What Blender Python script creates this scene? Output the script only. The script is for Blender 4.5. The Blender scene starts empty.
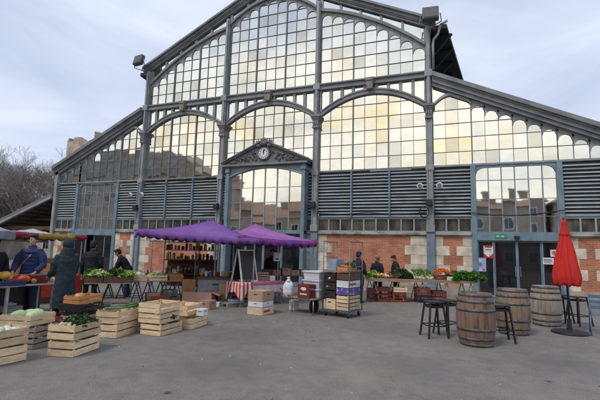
import bpy, bmesh, math, random
from mathutils import Vector, Matrix, noise
S = bpy.context.scene; C = S.collection
R = math.radians; rnd = random.Random(7)
sin, cos, pi = math.sin, math.cos, math.pi

# ------------------------------------------------------------------ materials
def new_mat(name):
    m = bpy.data.materials.new(name); m.use_nodes = True
    nt = m.node_tree; return m, nt, nt.nodes, nt.links, nt.nodes['Principled BSDF']
def mat(name, col, rough=.6, metal=0, col2=None, scale=6, detail=5, bump=0, bscale=None, stretch=(1,1,1), rv=0, spec=.5, lo=.35, hi=.65, trans=0):
    m, nt, N, L, P = new_mat(name)
    P.inputs['Roughness'].default_value = rough; P.inputs['Metallic'].default_value = metal
    P.inputs['Specular IOR Level'].default_value = spec
    tc = N.new('ShaderNodeTexCoord'); mp = N.new('ShaderNodeMapping'); mp.inputs['Scale'].default_value = stretch
    L.new(tc.outputs['Object'], mp.inputs['Vector'])
    nz = N.new('ShaderNodeTexNoise'); nz.inputs['Scale'].default_value = scale; nz.inputs['Detail'].default_value = detail
    L.new(mp.outputs[0], nz.inputs['Vector'])
    if rv:
        oi = N.new('ShaderNodeObjectInfo'); ad = N.new('ShaderNodeVectorMath'); ad.operation = 'MULTIPLY_ADD'
        ad.inputs[1].default_value = (0, 0, 0)
        cb = N.new('ShaderNodeCombineXYZ'); ml = N.new('ShaderNodeMath'); ml.operation = 'MULTIPLY'; ml.inputs[1].default_value = 40
        L.new(oi.outputs['Random'], ml.inputs[0]); L.new(ml.outputs[0], cb.inputs[0]); L.new(ml.outputs[0], cb.inputs[1])
        av = N.new('ShaderNodeVectorMath'); L.new(mp.outputs[0], av.inputs[0]); L.new(cb.outputs[0], av.inputs[1]); L.new(av.outputs[0], nz.inputs['Vector'])
    rp = N.new('ShaderNodeValToRGB'); L.new(nz.outputs['Fac'], rp.inputs['Fac'])
    c2 = col2 or tuple(c*.72 for c in col)
    rp.color_ramp.elements[0].position = lo; rp.color_ramp.elements[1].position = hi
    rp.color_ramp.elements[0].color = (*c2, 1); rp.color_ramp.elements[1].color = (*col, 1)
    out = rp.outputs['Color']
    if rv:
        hs = N.new('ShaderNodeHueSaturation'); mr = N.new('ShaderNodeMapRange')
        mr.inputs['To Min'].default_value = 1-rv; mr.inputs['To Max'].default_value = 1+rv
        L.new(oi.outputs['Random'], mr.inputs['Value']); L.new(mr.outputs[0], hs.inputs['Value']); L.new(out, hs.inputs['Color']); out = hs.outputs['Color']
    L.new(out, P.inputs['Base Color'])
    if bump:
        n2 = N.new('ShaderNodeTexNoise'); n2.inputs['Scale'].default_value = bscale or scale*5; n2.inputs['Detail'].default_value = 6
        L.new(mp.outputs[0], n2.inputs['Vector'])
        b = N.new('ShaderNodeBump'); b.inputs['Strength'].default_value = bump; b.inputs['Distance'].default_value = .02
        L.new(n2.outputs['Fac'], b.inputs['Height']); L.new(b.outputs[0], P.inputs['Normal'])
    return m

M = {}
M['iron'] = mat('iron_paint', (.33,.35,.36), .55, col2=(.20,.215,.225), scale=2.2, bump=.15, lo=.3, hi=.7)
M['iron_d'] = mat('iron_beam_weathered', (.24,.25,.26), .6, col2=(.13,.135,.145), scale=1.8, bump=.2, lo=.3, hi=.7)
M['bar'] = mat('glazing_bar', (.23,.245,.25), .55, col2=(.12,.125,.13), scale=1.5, lo=.3, hi=.7)
M['barl'] = mat('pale_glazing_bar', (.34,.38,.40), .55, col2=(.19,.22,.24), scale=1.5, lo=.3, hi=.7)
M['slat'] = mat('louver_slat', (.44,.49,.51), .5, col2=(.25,.28,.29), scale=1.2, lo=.3, hi=.7, stretch=(1,1,6))
M['bluepaint'] = mat('blue_grey_paint', (.19,.27,.33), .5, col2=(.13,.19,.235), scale=3, bump=.1)
M['deepp'] = mat('purple_print', (.10,.07,.30), .6, col2=(.45,.42,.5), scale=7, lo=.42, hi=.5)
M['flood'] = mat('floodlight_grey', (.09,.09,.095), .45)
M['louvback'] = mat('louver_backing', (.12,.13,.14), .8)
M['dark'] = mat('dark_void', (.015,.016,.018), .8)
M['black'] = mat('black_paint', (.02,.02,.022), .45)
M['rust'] = mat('bronze_bracket', (.27,.235,.19), .6, col2=(.16,.14,.12))
M['stone'] = mat('limestone', (.70,.63,.51), .88, col2=(.40,.34,.26), scale=2.2, detail=9, bump=.7, bscale=11, rv=.1, lo=.3, hi=.62)
M['plinth'] = mat('plinth_stone', (.42,.38,.32), .9, col2=(.25,.225,.19), scale=2, bump=.4, bscale=12)
M['ledge'] = mat('ledge_stone', (.42,.40,.35), .9, col2=(.14,.13,.12), scale=1.6, bump=.4, bscale=10, lo=.4,hi=.6)
M['ornament'] = mat('grey_carved_metal', (.21,.21,.205), .75, col2=(.10,.10,.10), scale=7, bump=.5)
M['roofzinc'] = mat('zinc_roof', (.17,.175,.19), .5, col2=(.10,.105,.115), scale=.7)
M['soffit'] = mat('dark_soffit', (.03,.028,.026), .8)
M['white'] = mat('white_plastic', (.72,.74,.76), .45, col2=(.62,.64,.67), scale=3)
M['paper'] = mat('paper', (.75,.75,.74), .7)
M['wood'] = mat('crate_poplar', (.74,.57,.37), .75, col2=(.50,.36,.21), scale=4, stretch=(1.5,1.5,7), rv=.2, bump=.3, lo=.25, hi=.6)
M['woodg'] = mat('crate_greyed_wood', (.36,.31,.25), .8, col2=(.24,.2,.16), scale=5, stretch=(1,1,9), rv=.2, bump=.15)
M['woodo'] = mat('crate_orange_wood', (.56,.27,.10), .7, col2=(.40,.18,.06), scale=5, stretch=(1,1,9), rv=.1)
M['brownwood'] = mat('brown_wood', (.16,.075,.045), .65, col2=(.10,.045,.028), scale=6, stretch=(1,1,8), rv=.1)
M['ply'] = mat('orange_plywood', (.42,.21,.07), .6, col2=(.30,.14,.045), scale=3, stretch=(1,1,.3))
M['card'] = mat('cardboard', (.40,.27,.18), .85, col2=(.33,.21,.14), scale=3, rv=.12)
M['cardp'] = mat('pinkish_cardboard', (.42,.26,.20), .85, col2=(.34,.21,.16), scale=3)
M['redp'] = mat('dark_red_plastic', (.22,.035,.024), .55, col2=(.13,.02,.015), scale=8, rv=.35)
M['blackp'] = mat('black_plastic', (.022,.022,.026), .5)
M['bluep'] = mat('blue_plastic', (.02,.06,.22), .45)
M['steel'] = mat('galvanised_steel', (.42,.44,.46), .38, metal=.7, col2=(.3,.31,.33), scale=20)
M['dsteel'] = mat('dull_cage_steel', (.20,.21,.22), .5, metal=.5, col2=(.14,.145,.15), scale=20)
M['hoop'] = mat('barrel_hoop_steel', (.15,.155,.16), .55, metal=.4, col2=(.07,.065,.065), scale=9, bump=.1)
M['stoolm'] = mat('black_stool_metal', (.018,.018,.021), .35)
M['blusteel'] = mat('blue_trestle_paint', (.035,.10,.15), .5)
M['tabletop'] = mat('pale_table_board', (.38,.27,.19), .7, col2=(.24,.165,.115), scale=3, stretch=(.4,3,1))
M['tablegrey'] = mat('grey_table_top', (.42,.43,.44), .5)
M['red'] = mat('red_umbrella_fabric', (.60,.022,.012), .8, col2=(.50,.016,.010), scale=3)
M['tree'] = mat('bare_bark', (.38,.34,.31), .95, col2=(.28,.25,.23), scale=3)
M['rubber'] = mat('rubber', (.02,.02,.02), .8)
M['skin'] = mat('skin', (.46,.26,.18), .75, col2=(.45,.24,.16), scale=12)
M['hair'] = mat('dark_hair', (.014,.011,.010), .7, bump=.5, bscale=60)
M['greyhair'] = mat('grey_hair', (.20,.18,.17), .8, bump=.5, bscale=60)
def cloth(name, c): 
    M[name] = mat(name, c, .85, col2=tuple(v*.7 for v in c), scale=9, bump=.35, bscale=16)
cloth('navy_puffer', (.018,.035,.12)); cloth('teal_coat', (.012,.03,.042)); cloth('dark_navy', (.011,.014,.026)); cloth('black_coat', (.010,.011,.014))
cloth('jeans', (.03,.055,.11)); cloth('dark_trousers', (.012,.012,.015)); cloth('apron', (.14,.17,.22)); cloth('denim_blue', (.05,.10,.19)); cloth('red_cloth',(.42,.03,.02)); cloth('bluegrey_cloth',(.28,.36,.46))
M['shoe'] = mat('dark_shoe', (.015,.013,.012), .5)
def vegm(name, c, c2, s=14, r=.45): M[name] = mat(name, c, r, col2=c2, scale=s, rv=.22, lo=.3, hi=.7, bump=.5, bscale=s*1.6)
vegm('lettuce', (.30,.46,.09), (.14,.27,.035)); vegm('greens', (.085,.24,.02), (.03,.11,.01)); vegm('darkgreens', (.035,.09,.02), (.012,.04,.01))
vegm('palelettuce', (.52,.60,.26), (.34,.44,.12)); vegm('leek', (.16,.26,.15), (.09,.17,.10)); vegm('cabbage', (.50,.62,.33), (.33,.47,.2)); vegm('pumpkin', (.55,.10,.02), (.42,.06,.012), 5)
vegm('squash', (.66,.40,.05), (.5,.2,.02), 6); vegm('melon', (.50,.31,.10), (.35,.2,.06), 12); vegm('carrot', (.72,.16,.03), (.55,.10,.02)); vegm('turnip', (.62,.55,.36), (.45,.4,.2)); vegm('radishv', (.5,.1,.1), (.3,.05,.05))
vegm('onion', (.45,.24,.08), (.3,.14,.04)); vegm('lemon', (.75,.55,.06), (.6,.4,.03)); vegm('cauli', (.66,.62,.5), (.5,.5,.35))

def glass_mat(nm, c0, c1):
    m, nt, N, L, P = new_mat(nm)
    P.inputs['Metallic'].default_value = 1; P.inputs['Roughness'].default_value = .025
    tc = N.new('ShaderNodeTexCoord')
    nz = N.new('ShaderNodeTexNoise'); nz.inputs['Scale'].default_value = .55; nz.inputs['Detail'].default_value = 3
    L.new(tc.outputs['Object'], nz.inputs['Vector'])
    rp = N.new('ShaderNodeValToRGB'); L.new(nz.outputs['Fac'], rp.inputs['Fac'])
    e = rp.color_ramp.elements; e[0].position = .34; e[0].color = (*c0,1); e[1].position = .5; e[1].color = (*c1,1)  # noise patches put warm reflected sky into the pane colour
    n3 = N.new('ShaderNodeTexNoise'); n3.inputs['Scale'].default_value = 3.5; n3.inputs['Detail'].default_value = 6; L.new(tc.outputs['Object'], n3.inputs['Vector'])
    r3 = N.new('ShaderNodeMapRange'); r3.inputs['From Min'].default_value = .35; r3.inputs['From Max'].default_value = .6; r3.inputs['To Min'].default_value = .93; r3.inputs['To Max'].default_value = 1
    L.new(n3.outputs['Fac'], r3.inputs['Value'])
    at_ = N.new('ShaderNodeAttribute'); at_.attribute_name = 'pane_darkness'  # random darkening per pane
    mw = N.new('ShaderNodeMath'); mw.operation = 'SUBTRACT'; mw.inputs[0].default_value = 1.04; L.new(at_.outputs['Fac'], mw.inputs[1])
    mm = N.new('ShaderNodeMath'); mm.operation = 'MULTIPLY'; L.new(mw.outputs[0], mm.inputs[0]); L.new(r3.outputs[0], mm.inputs[1])
    hs = N.new('ShaderNodeHueSaturation'); L.new(rp.outputs[0], hs.inputs['Color']); L.new(mm.outputs[0], hs.inputs['Value'])
    L.new(hs.outputs[0], P.inputs['Base Color'])
    n2 = N.new('ShaderNodeTexNoise'); n2.inputs['Scale'].default_value = 1.3; L.new(tc.outputs['Object'], n2.inputs['Vector'])
    b = N.new('ShaderNodeBump'); b.inputs['Strength'].default_value = .035; b.inputs['Distance'].default_value = .04
    L.new(n2.outputs['Fac'], b.inputs['Height']); L.new(b.outputs[0], P.inputs['Normal'])
    return m
M['glass'] = glass_mat('reflective_pane', (.80,.78,.71), (.82,.84,.83))
M['glassw'] = glass_mat('amber_reflection_pane', (.85,.77,.56), (.85,.84,.79))  # stronger amber: glow of reflected clouds painted into the colour
def dglass():
    m, nt, N, L, P = new_mat('dark_door_glass')
    P.inputs['Base Color'].default_value = (.012,.013,.015,1); P.inputs['Roughness'].default_value = .04; P.inputs['Specular IOR Level'].default_value = .9
    return m
M['dglass'] = dglass()
M['smallpane'] = mat('grimy_small_pane', (.13,.115,.09), .12, col2=(.035,.032,.03), scale=1.6, stretch=(1.5,1,.5), spec=.9, lo=.4, hi=.6)

def brick_mat():
    m, nt, N, L, P = new_mat('red_brickwork')
    P.inputs['Roughness'].default_value = .9
    tc = N.new('ShaderNodeTexCoord'); sp = N.new('ShaderNodeSeparateXYZ'); cb = N.new('ShaderNodeCombineXYZ')
    L.new(tc.outputs['Object'], sp.inputs[0]); L.new(sp.outputs[0], cb.inputs[0]); L.new(sp.outputs[2], cb.inputs[1])
    bt = N.new('ShaderNodeTexBrick'); L.new(cb.outputs[0], bt.inputs['Vector'])
    bt.inputs['Color1'].default_value = (.56,.19,.09,1); bt.inputs['Color2'].default_value = (.40,.11,.055,1); bt.inputs['Mortar'].default_value = (.42,.31,.23,1)
    bt.inputs['Scale'].default_value = 1; bt.inputs['Brick Width'].default_value = .235; bt.inputs['Row Height'].default_value = .078; bt.inputs['Mortar Size'].default_value = .009
    bt.inputs['Bias'].default_value = -.1
    nz = N.new('ShaderNodeTexNoise'); nz.inputs['Scale'].default_value = 1.6; nz.inputs['Detail'].default_value = 8; L.new(cb.outputs[0], nz.inputs['Vector'])
    mr = N.new('ShaderNodeMapRange'); mr.inputs['From Min'].default_value = .3; mr.inputs['From Max'].default_value = .7; mr.inputs['To Min'].default_value = .68; mr.inputs['To Max'].default_value = 1.2
    L.new(nz.outputs['Fac'], mr.inputs['Value'])
    hs = N.new('ShaderNodeHueSaturation'); L.new(bt.outputs['Color'], hs.inputs['Color']); L.new(mr.outputs[0], hs.inputs['Value']); L.new(hs.outputs[0], P.inputs['Base Color'])
    b = N.new('ShaderNodeBump'); b.inputs['Strength'].default_value = .5; b.inputs['Distance'].default_value = .01; b.invert = True
    L.new(bt.outputs['Fac'], b.inputs['Height']); L.new(b.outputs[0], P.inputs['Normal'])
    return m
M['brick'] = brick_mat()

def asphalt():
    m, nt, N, L, P = new_mat('worn_asphalt')
    tc = N.new('ShaderNodeTexCoord')
    def nz(s, d=6, r=.6):
        n = N.new('ShaderNodeTexNoise'); n.inputs['Scale'].default_value = s; n.inputs['Detail'].default_value = d; n.inputs['Roughness'].default_value = r
        L.new(tc.outputs['Object'], n.inputs['Vector']); return n.outputs['Fac']
    def ramp(f, p0, c0, p1, c1):
        r = N.new('ShaderNodeValToRGB'); L.new(f, r.inputs['Fac']); e = r.color_ramp.elements
        e[0].position = p0; e[0].color = (*c0,1); e[1].position = p1; e[1].color = (*c1,1); return r.outputs[0]
    def mix(f, a, b, t='MIX'):
        x = N.new('ShaderNodeMix'); x.data_type = 'RGBA'; x.blend_type = t
        if isinstance(f, (int,float)): x.inputs[0].default_value = f
        else: L.new(f, x.inputs[0])
        for s, i in ((a,6),(b,7)):
            if isinstance(s, tuple): x.inputs[i].default_value = (*s,1)
            else: L.new(s, x.inputs[i])
        return x.outputs[2]
    base = ramp(nz(.35,6,.6), .3, (.178,.165,.152), .7, (.235,.217,.199))
    fine = ramp(nz(60,4,.8), .3, (.42,.42,.42), .72, (1.55,1.53,1.50))
    c = mix(1, base, fine, 'MULTIPLY')
    mid = ramp(nz(3.5,8,.7), .35, (.80,.80,.80), .62, (1.06,1.06,1.06))
    c = mix(1, c, mid, 'MULTIPLY')
    # pale litter specks
    v = N.new('ShaderNodeTexVoronoi'); v.inputs['Scale'].default_value = 3.2; L.new(tc.outputs['Object'], v.inputs['Vector'])
    lt = N.new('ShaderNodeMath'); lt.operation = 'LESS_THAN'; lt.inputs[1].default_value = .022; L.new(v.outputs['Distance'], lt.inputs[0])
    c = mix(lt.outputs[0], c, (.3,.29,.27))
    v2 = N.new('ShaderNodeTexVoronoi'); v2.inputs['Scale'].default_value = .9; L.new(tc.outputs['Object'], v2.inputs['Vector'])
    l2 = N.new('ShaderNodeMapRange'); l2.inputs['From Min'].default_value = .06; l2.inputs['From Max'].default_value = .03; L.new(v2.outputs['Distance'], l2.inputs['Value'])
    c = mix(l2.outputs[0], c, (.05,.048,.047))
    # sandy stain
    for (px_, py_, rad_, col_, amt) in ((15.6,-12.7,.55,(.27,.22,.16),.34),(13.6,-13.3,.9,(.09,.085,.08),.35),(16.2,-11.9,.8,(.10,.095,.09),.4),(18.3,-10.6,.7,(.09,.085,.08),.45),(12.6,-11.0,1.1,(.09,.085,.08),.4),(15.2,-8.8,1.2,(.10,.095,.09),.35),(17.8,-12.6,.5,(.27,.24,.2),.3),(12.2,-9.6,.8,(.10,.10,.085),.4)):
        vd = N.new('ShaderNodeVectorMath'); vd.operation = 'DISTANCE'; vd.inputs[1].default_value = (px_,py_,0); L.new(tc.outputs['Object'], vd.inputs[0])
        nn = N.new('ShaderNodeMath'); nn.operation = 'MULTIPLY_ADD'; L.new(nz(2.2,8,.75), nn.inputs[0]); nn.inputs[1].default_value = -2.4*rad_; L.new(vd.outputs['Value'], nn.inputs[2])
        mq = N.new('ShaderNodeMapRange'); mq.interpolation_type = 'SMOOTHSTEP'; mq.inputs['From Min'].default_value = .0; mq.inputs['From Max'].default_value = -rad_*.9; mq.inputs['To Max'].default_value = amt; L.new(nn.outputs[0], mq.inputs['Value'])
        c = mix(mq.outputs[0], c, col_)
    v3 = N.new('ShaderNodeTexVoronoi'); v3.feature = 'DISTANCE_TO_EDGE'; v3.inputs['Scale'].default_value = .22
    nd = N.new('ShaderNodeTexNoise'); nd.inputs['Scale'].default_value = 1.5; nd.inputs['Detail'].default_value = 6; L.new(tc.outputs['Object'], nd.inputs['Vector'])
    wv = N.new('ShaderNodeVectorMath'); wv.operation = 'MULTIPLY_ADD'; wv.inputs[1].default_value = (.9,.9,0); L.new(nd.outputs['Color'], wv.inputs[0]); L.new(tc.outputs['Object'], wv.inputs[2]); L.new(wv.outputs[0], v3.inputs['Vector'])
    l3 = N.new('ShaderNodeMapRange'); l3.inputs['From Min'].default_value = .0022; l3.inputs['From Max'].default_value = .0008; l3.inputs['To Max'].default_value = .22; L.new(v3.outputs['Distance'], l3.inputs['Value'])
    c = mix(l3.outputs[0], c, (.055,.053,.052))
    L.new(c, P.inputs['Base Color']); P.inputs['Roughness'].default_value = .82; P.inputs['Specular IOR Level'].default_value = .35
    b = N.new('ShaderNodeBump'); b.inputs['Strength'].default_value = .55; b.inputs['Distance'].default_value = .012
    L.new(nz(70,4,.7), b.inputs['Height']); L.new(b.outputs[0], P.inputs['Normal'])
    return m
M['asphalt'] = asphalt()

def stripes_mat(name, a, b, axis, freq, w=.5, soft=.04, c3=None):
    m, nt, N, L, P = new_mat(name); P.inputs['Roughness'].default_value = .8
    tc = N.new('ShaderNodeTexCoord'); sp = N.new('ShaderNodeSeparateXYZ'); L.new(tc.outputs['UV'], sp.inputs[0])
    ml = N.new('ShaderNodeMath'); ml.operation = 'MULTIPLY'; ml.inputs[1].default_value = freq; L.new(sp.outputs[axis], ml.inputs[0])
    fr = N.new('ShaderNodeMath'); fr.operation = 'FRACT'; L.new(ml.outputs[0], fr.inputs[0])
    rp = N.new('ShaderNodeValToRGB'); L.new(fr.outputs[0], rp.inputs['Fac']); e = rp.color_ramp.elements
    e[0].position = w-soft; e[0].color = (*a,1); e[1].position = w; e[1].color = (*b,1)
    if c3:
        x = e.new(.82); x.color = (*c3,1); y = e.new(.80); y.color = (*b,1)
    L.new(rp.outputs[0], P.inputs['Base Color']); return m
M['redstripe'] = stripes_mat('red_white_striped_cloth', (.55,.03,.035), (.66,.60,.56), 0, 7)
M['pinkstripe'] = stripes_mat('pink_grey_striped_cloth', (.50,.10,.17), (.50,.46,.46), 1, 3.2, .35)

def canopy_mat(name, c, c2):
    m, nt, N, L, P = new_mat(name)
    tc = N.new('ShaderNodeTexCoord'); nz = N.new('ShaderNodeTexNoise'); nz.inputs['Scale'].default_value = 1.2; nz.inputs['Detail'].default_value = 4
    L.new(tc.outputs['Object'], nz.inputs['Vector']); rp = N.new('ShaderNodeValToRGB'); L.new(nz.outputs['Fac'], rp.inputs['Fac'])
    e = rp.color_ramp.elements; e[0].position = .35; e[0].color = (*c2,1); e[1].position = .65; e[1].color = (*c,1)
    P.inputs['Roughness'].default_value = .6; L.new(rp.outputs[0], P.inputs['Base Color'])
    tr = N.new('ShaderNodeBsdfTranslucent'); L.new(rp.outputs[0], tr.inputs['Color'])
    ms = N.new('ShaderNodeMixShader'); ms.inputs[0].default_value = .28; out = N['Material Output']
    L.new(P.outputs[0], ms.inputs[1]); L.new(tr.outputs[0], ms.inputs[2]); L.new(ms.outputs[0], out.inputs['Surface'])
    b = N.new('ShaderNodeBump'); b.inputs['Strength'].default_value = .9; b.inputs['Distance'].default_value = .06
    n2 = N.new('ShaderNodeTexNoise'); n2.inputs['Scale'].default_value = 4; L.new(tc.outputs['Object'], n2.inputs['Vector']); L.new(n2.outputs['Fac'], b.inputs['Height']); L.new(b.outputs[0], P.inputs['Normal'])
    return m
M['purple'] = canopy_mat('purple_canopy', (.30,.13,.46), (.22,.085,.36))
M['pink'] = canopy_mat('pink_canopy', (.46,.19,.50), (.32,.12,.42))
M['mixval'] = canopy_mat('purple_and_magenta_canopy', (.45,.06,.22), (.17,.05,.36)); M['pinkp'] = canopy_mat('pinkish_purple_canopy', (.42,.18,.50), (.34,.13,.44))
M['magenta'] = canopy_mat('magenta_canopy', (.40,.02,.10), (.33,.02,.10))
M['crimson'] = canopy_mat('crimson_canopy', (.32,.03,.055), (.25,.025,.045))
M['yellow'] = canopy_mat('yellow_canopy', (.40,.32,.05), (.34,.26,.04))
M['whitec'] = canopy_mat('white_canopy', (.62,.62,.64), (.52,.52,.55))
M['palegrey'] = canopy_mat('pale_grey_parasol', (.33,.38,.44), (.28,.33,.39))

def stave_mat(name, ca, cb_):
    m, nt, N, L, P = new_mat(name); P.inputs['Roughness'].default_value = .75
    tc = N.new('ShaderNodeTexCoord'); sp = N.new('ShaderNodeSeparateXYZ'); L.new(tc.outputs['Object'], sp.inputs[0])
    at = N.new('ShaderNodeMath'); at.operation = 'ARCTAN2'; L.new(sp.outputs[0], at.inputs[0]); L.new(sp.outputs[1], at.inputs[1])
    ml = N.new('ShaderNodeMath'); ml.operation = 'MULTIPLY'; ml.inputs[1].default_value = 26/(2*pi); L.new(at.outputs[0], ml.inputs[0])
    fl = N.new('ShaderNodeMath'); fl.operation = 'FLOOR'; L.new(ml.outputs[0], fl.inputs[0])
    wn = N.new('ShaderNodeTexWhiteNoise'); wn.noise_dimensions = '1D'; L.new(fl.outputs[0], wn.inputs['W'])
    fr = N.new('ShaderNodeMath'); fr.operation = 'FRACT'; L.new(ml.outputs[0], fr.inputs[0])
    gp = N.new('ShaderNodeMapRange'); gp.inputs['From Min'].default_value = .0; gp.inputs['From Max'].default_value = .07; gp.inputs['To Min'].default_value = .25; gp.inputs['To Max'].default_value = 1; L.new(fr.outputs[0], gp.inputs['Value'])
    mp = N.new('ShaderNodeMapping'); mp.inputs['Scale'].default_value = (14,14,1.5); L.new(tc.outputs['Object'], mp.inputs['Vector'])
    nz = N.new('ShaderNodeTexNoise'); nz.inputs['Scale'].default_value = 1.5; nz.inputs['Detail'].default_value = 6; L.new(mp.outputs[0], nz.inputs['Vector'])
    av = N.new('ShaderNodeMath'); av.operation = 'ADD'; L.new(nz.outputs['Fac'], av.inputs[0]); 
    m2 = N.new('ShaderNodeMath'); m2.operation = 'MULTIPLY'; m2.inputs[1].default_value = .35; L.new(wn.outputs['Value'], m2.inputs[0]); L.new(m2.outputs[0], av.inputs[1])
    n4 = N.new('ShaderNodeTexNoise'); n4.inputs['Scale'].default_value = 3; n4.inputs['Detail'].default_value = 5; L.new(tc.outputs['Object'], n4.inputs['Vector'])
    a4 = N.new('ShaderNodeMath'); a4.operation='MULTIPLY_ADD'; a4.inputs[1].default_value = .7; L.new(n4.outputs['Fac'], a4.inputs[0]); L.new(av.outputs[0], a4.inputs[2])
    rp = N.new('ShaderNodeValToRGB'); L.new(a4.outputs[0], rp.inputs['Fac']); e = rp.color_ramp.elements
    e[0].position = .7; e[0].color = (*cb_,1); e[1].position = 1.0; e[1].color = (*ca,1)
    hs = N.new('ShaderNodeHueSaturation'); L.new(rp.outputs[0], hs.inputs['Color']); L.new(gp.outputs[0], hs.inputs['Value']); L.new(hs.outputs[0], P.inputs['Base Color'])
    b = N.new('ShaderNodeBump'); b.inputs['Strength'].default_value = .6; b.inputs['Distance'].default_value = .006; L.new(gp.outputs[0], b.inputs['Height']); L.new(b.outputs[0], P.inputs['Normal'])
    return m
M['stave_red'] = stave_mat('reddish_brown_staves', (.21,.125,.09), (.07,.042,.034))
M['stave_brown'] = stave_mat('brown_staves', (.25,.17,.115), (.11,.07,.05))
M['stave_grey'] = stave_mat('greyed_staves', (.36,.29,.22), (.20,.155,.12))

# ------------------------------------------------------------------ mesh helpers
class MB:
    def __init__(s): s.v = []; s.f = []; s.uv = None; s.fa = None
    def add(s, vs, fs):
        o = len(s.v); s.v += [tuple(v) for v in vs]; s.f += [tuple(i+o for i in f) for f in fs]; return s
    def box(s, x0,x1,y0,y1,z0,z1, mtx=None):
        vs = [Vector((x,y,z)) for z in (z0,z1) for y in (y0,y1) for x in (x0,x1)]
        if mtx: vs = [mtx @ v for v in vs]
        return s.add(vs, [(0,2,3,1),(4,5,7,6),(0,1,5,4),(2,6,7,3),(0,4,6,2),(1,3,7,5)])
    def bar(s, p0, p1, w, h=None, up=(0,0,1)):          # rectangular bar from p0 to p1
        p0, p1 = Vector(p0), Vector(p1); d = (p1-p0); l = d.length; d.normalize(); h = h or w
        u = Vector(up); 
        if abs(u.dot(d)) > .99: u = Vector((0,1,0))
        a = d.cross(u).normalized(); b = a.cross(d)
        m = Matrix((( *[d.x, a.x, b.x], p0.x),(d.y,a.y,b.y,p0.y),(d.z,a.z,b.z,p0.z),(0,0,0,1)))
        return s.box(0,l,-w/2,w/2,-h/2,h/2,m)
    def tube(s, pts, r, n=8, caps=True):
        pts = [Vector(p) for p in pts]; rs = r if isinstance(r,(list,tuple)) else [r]*len(pts)
        rings = []; prev = None
        for i,p in enumerate(pts):
            d = (pts[min(i+1,len(pts)-1)]-pts[max(i-1,0)]).normalized()
            if prev is None: a = d.orthogonal().normalized()
            else: a = (prev - d*prev.dot(d)).normalized()
            prev = a; b = d.cross(a)
            rings.append([p+(a*cos(2*pi*k/n)+b*sin(2*pi*k/n))*rs[i] for k in range(n)])
        vs = [v for rg in rings for v in rg]; fs = []
        for i in range(len(pts)-1):
            for k in range(n): fs.append((i*n+k, i*n+(k+1)%n, (i+1)*n+(k+1)%n, (i+1)*n+k))
        if caps: fs += [tuple(range(n-1,-1,-1)), tuple((len(pts)-1)*n+k for k in range(n))]
        return s.add(vs, fs)
    def lathe(s, prof, n=32, c=(0,0,0), close=True):
        vs = [(c[0]+r*cos(2*pi*k/n), c[1]+r*sin(2*pi*k/n), c[2]+z) for r,z in prof for k in range(n)]; fs = []
        for i in range(len(prof)-1):
            for k in range(n): fs.append((i*n+k, i*n+(k+1)%n, (i+1)*n+(k+1)%n, (i+1)*n+k))
        if close: fs += [tuple(range(n-1,-1,-1)), tuple((len(prof)-1)*n+k for k in range(n))]
        return s.add(vs, fs)
    def ell(s, c, r, nu=14, nv=8, mtx=None, fn=None):
        vs = [(0,0,-1)]; 
        for j in range(1,nv):
            t = -pi/2+pi*j/nv
            for k in range(nu): vs.append((cos(t)*cos(2*pi*k/nu), cos(t)*sin(2*pi*k/nu), sin(t)))
        vs.append((0,0,1)); r = r if isinstance(r,(tuple,list)) else (r,r,r)
        out = []
        for v in vs:
            q = 1 if not fn else fn(v); w = Vector((v[0]*r[0]*q, v[1]*r[1]*q, v[2]*r[2]*q))
            if mtx: w = mtx @ w
            out.append(w+Vector(c))
        fs = [(0,1+(k+1)%nu,1+k) for k in range(nu)]
        for j in range(nv-2):
            for k in range(nu): a = 1+j*nu; fs.append((a+k, a+(k+1)%nu, a+nu+(k+1)%nu, a+nu+k))
        t = len(vs)-1; a = 1+(nv-2)*nu; fs += [(a+k, a+(k+1)%nu, t) for k in range(nu)]
        return s.add(out, fs)
    def prism(s, poly, y0, y1):                           # polygon in xz extruded along y
        n = len(poly); vs = [(x,y0,z) for x,z in poly]+[(x,y1,z) for x,z in poly]
        fs = [tuple(range(n)), tuple(range(2*n-1,n-1,-1))]+[(i,i+n,(i+1)%n+n,(i+1)%n) for i in range(n)]
        return s.add(vs, fs)
    def strip(s, xs, lo, hi, y0, y1):                     # solid between two xz curves
        for a,b in zip(xs, xs[1:]):
            if hi(a)-lo(a) < 1e-4 and hi(b)-lo(b) < 1e-4: continue
            s.prism([(a,lo(a)),(b,lo(b)),(b,hi(b)),(a,hi(a))], y0, y1)
        return s
    def leaf(s, p, size, rng, up=.5):
        d = Vector((rng.uniform(-1,1), rng.uniform(-1,1), rng.uniform(-up*.4,1)*up+.1)).normalized()
        a = d.cross(Vector((rng.uniform(-1,1),rng.uniform(-1,1),rng.uniform(-1,1)))).normalized()*size*.42; n = a.cross(d).normalized()*size*.25
        p = Vector(p); q = p+d*size*.5; e = p+d*size
        return s.add([p, q-a+n, q, q+a+n, e-n], [(0,2,1),(0,3,2),(1,2,4),(2,3,4)])
    def build(s, name, m, parent=None, smooth=False, bevel=0, loc=None, remesh=0, auto=False):
        me = bpy.data.meshes.new(name); me.from_pydata(s.v, [], s.f); me.update()
        o = bpy.data.objects.new(name, me); C.objects.link(o)
        bm = bmesh.new(); bm.from_mesh(me); bmesh.ops.recalc_face_normals(bm, faces=bm.faces); bm.to_mesh(me); bm.free()
        if s.uv:
            ul = me.uv_layers.new(name='UVMap')
            for lp in me.loops: ul.data[lp.index].uv = s.uv[lp.vertex_index]
        if s.fa:
            at_ = me.attributes.new('pane_darkness','FLOAT','FACE')
            for i_, q_ in enumerate(s.fa): at_.data[i_].value = q_
        if isinstance(m, list):
            for q in m: me.materials.append(M[q])
        else: me.materials.append(M[m] if isinstance(m,str) else m)
        if smooth: 
            for p in me.polygons: p.use_smooth = True
        if auto: me.set_sharp_from_angle(angle=R(40))
        if parent: o.parent = parent
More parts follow.
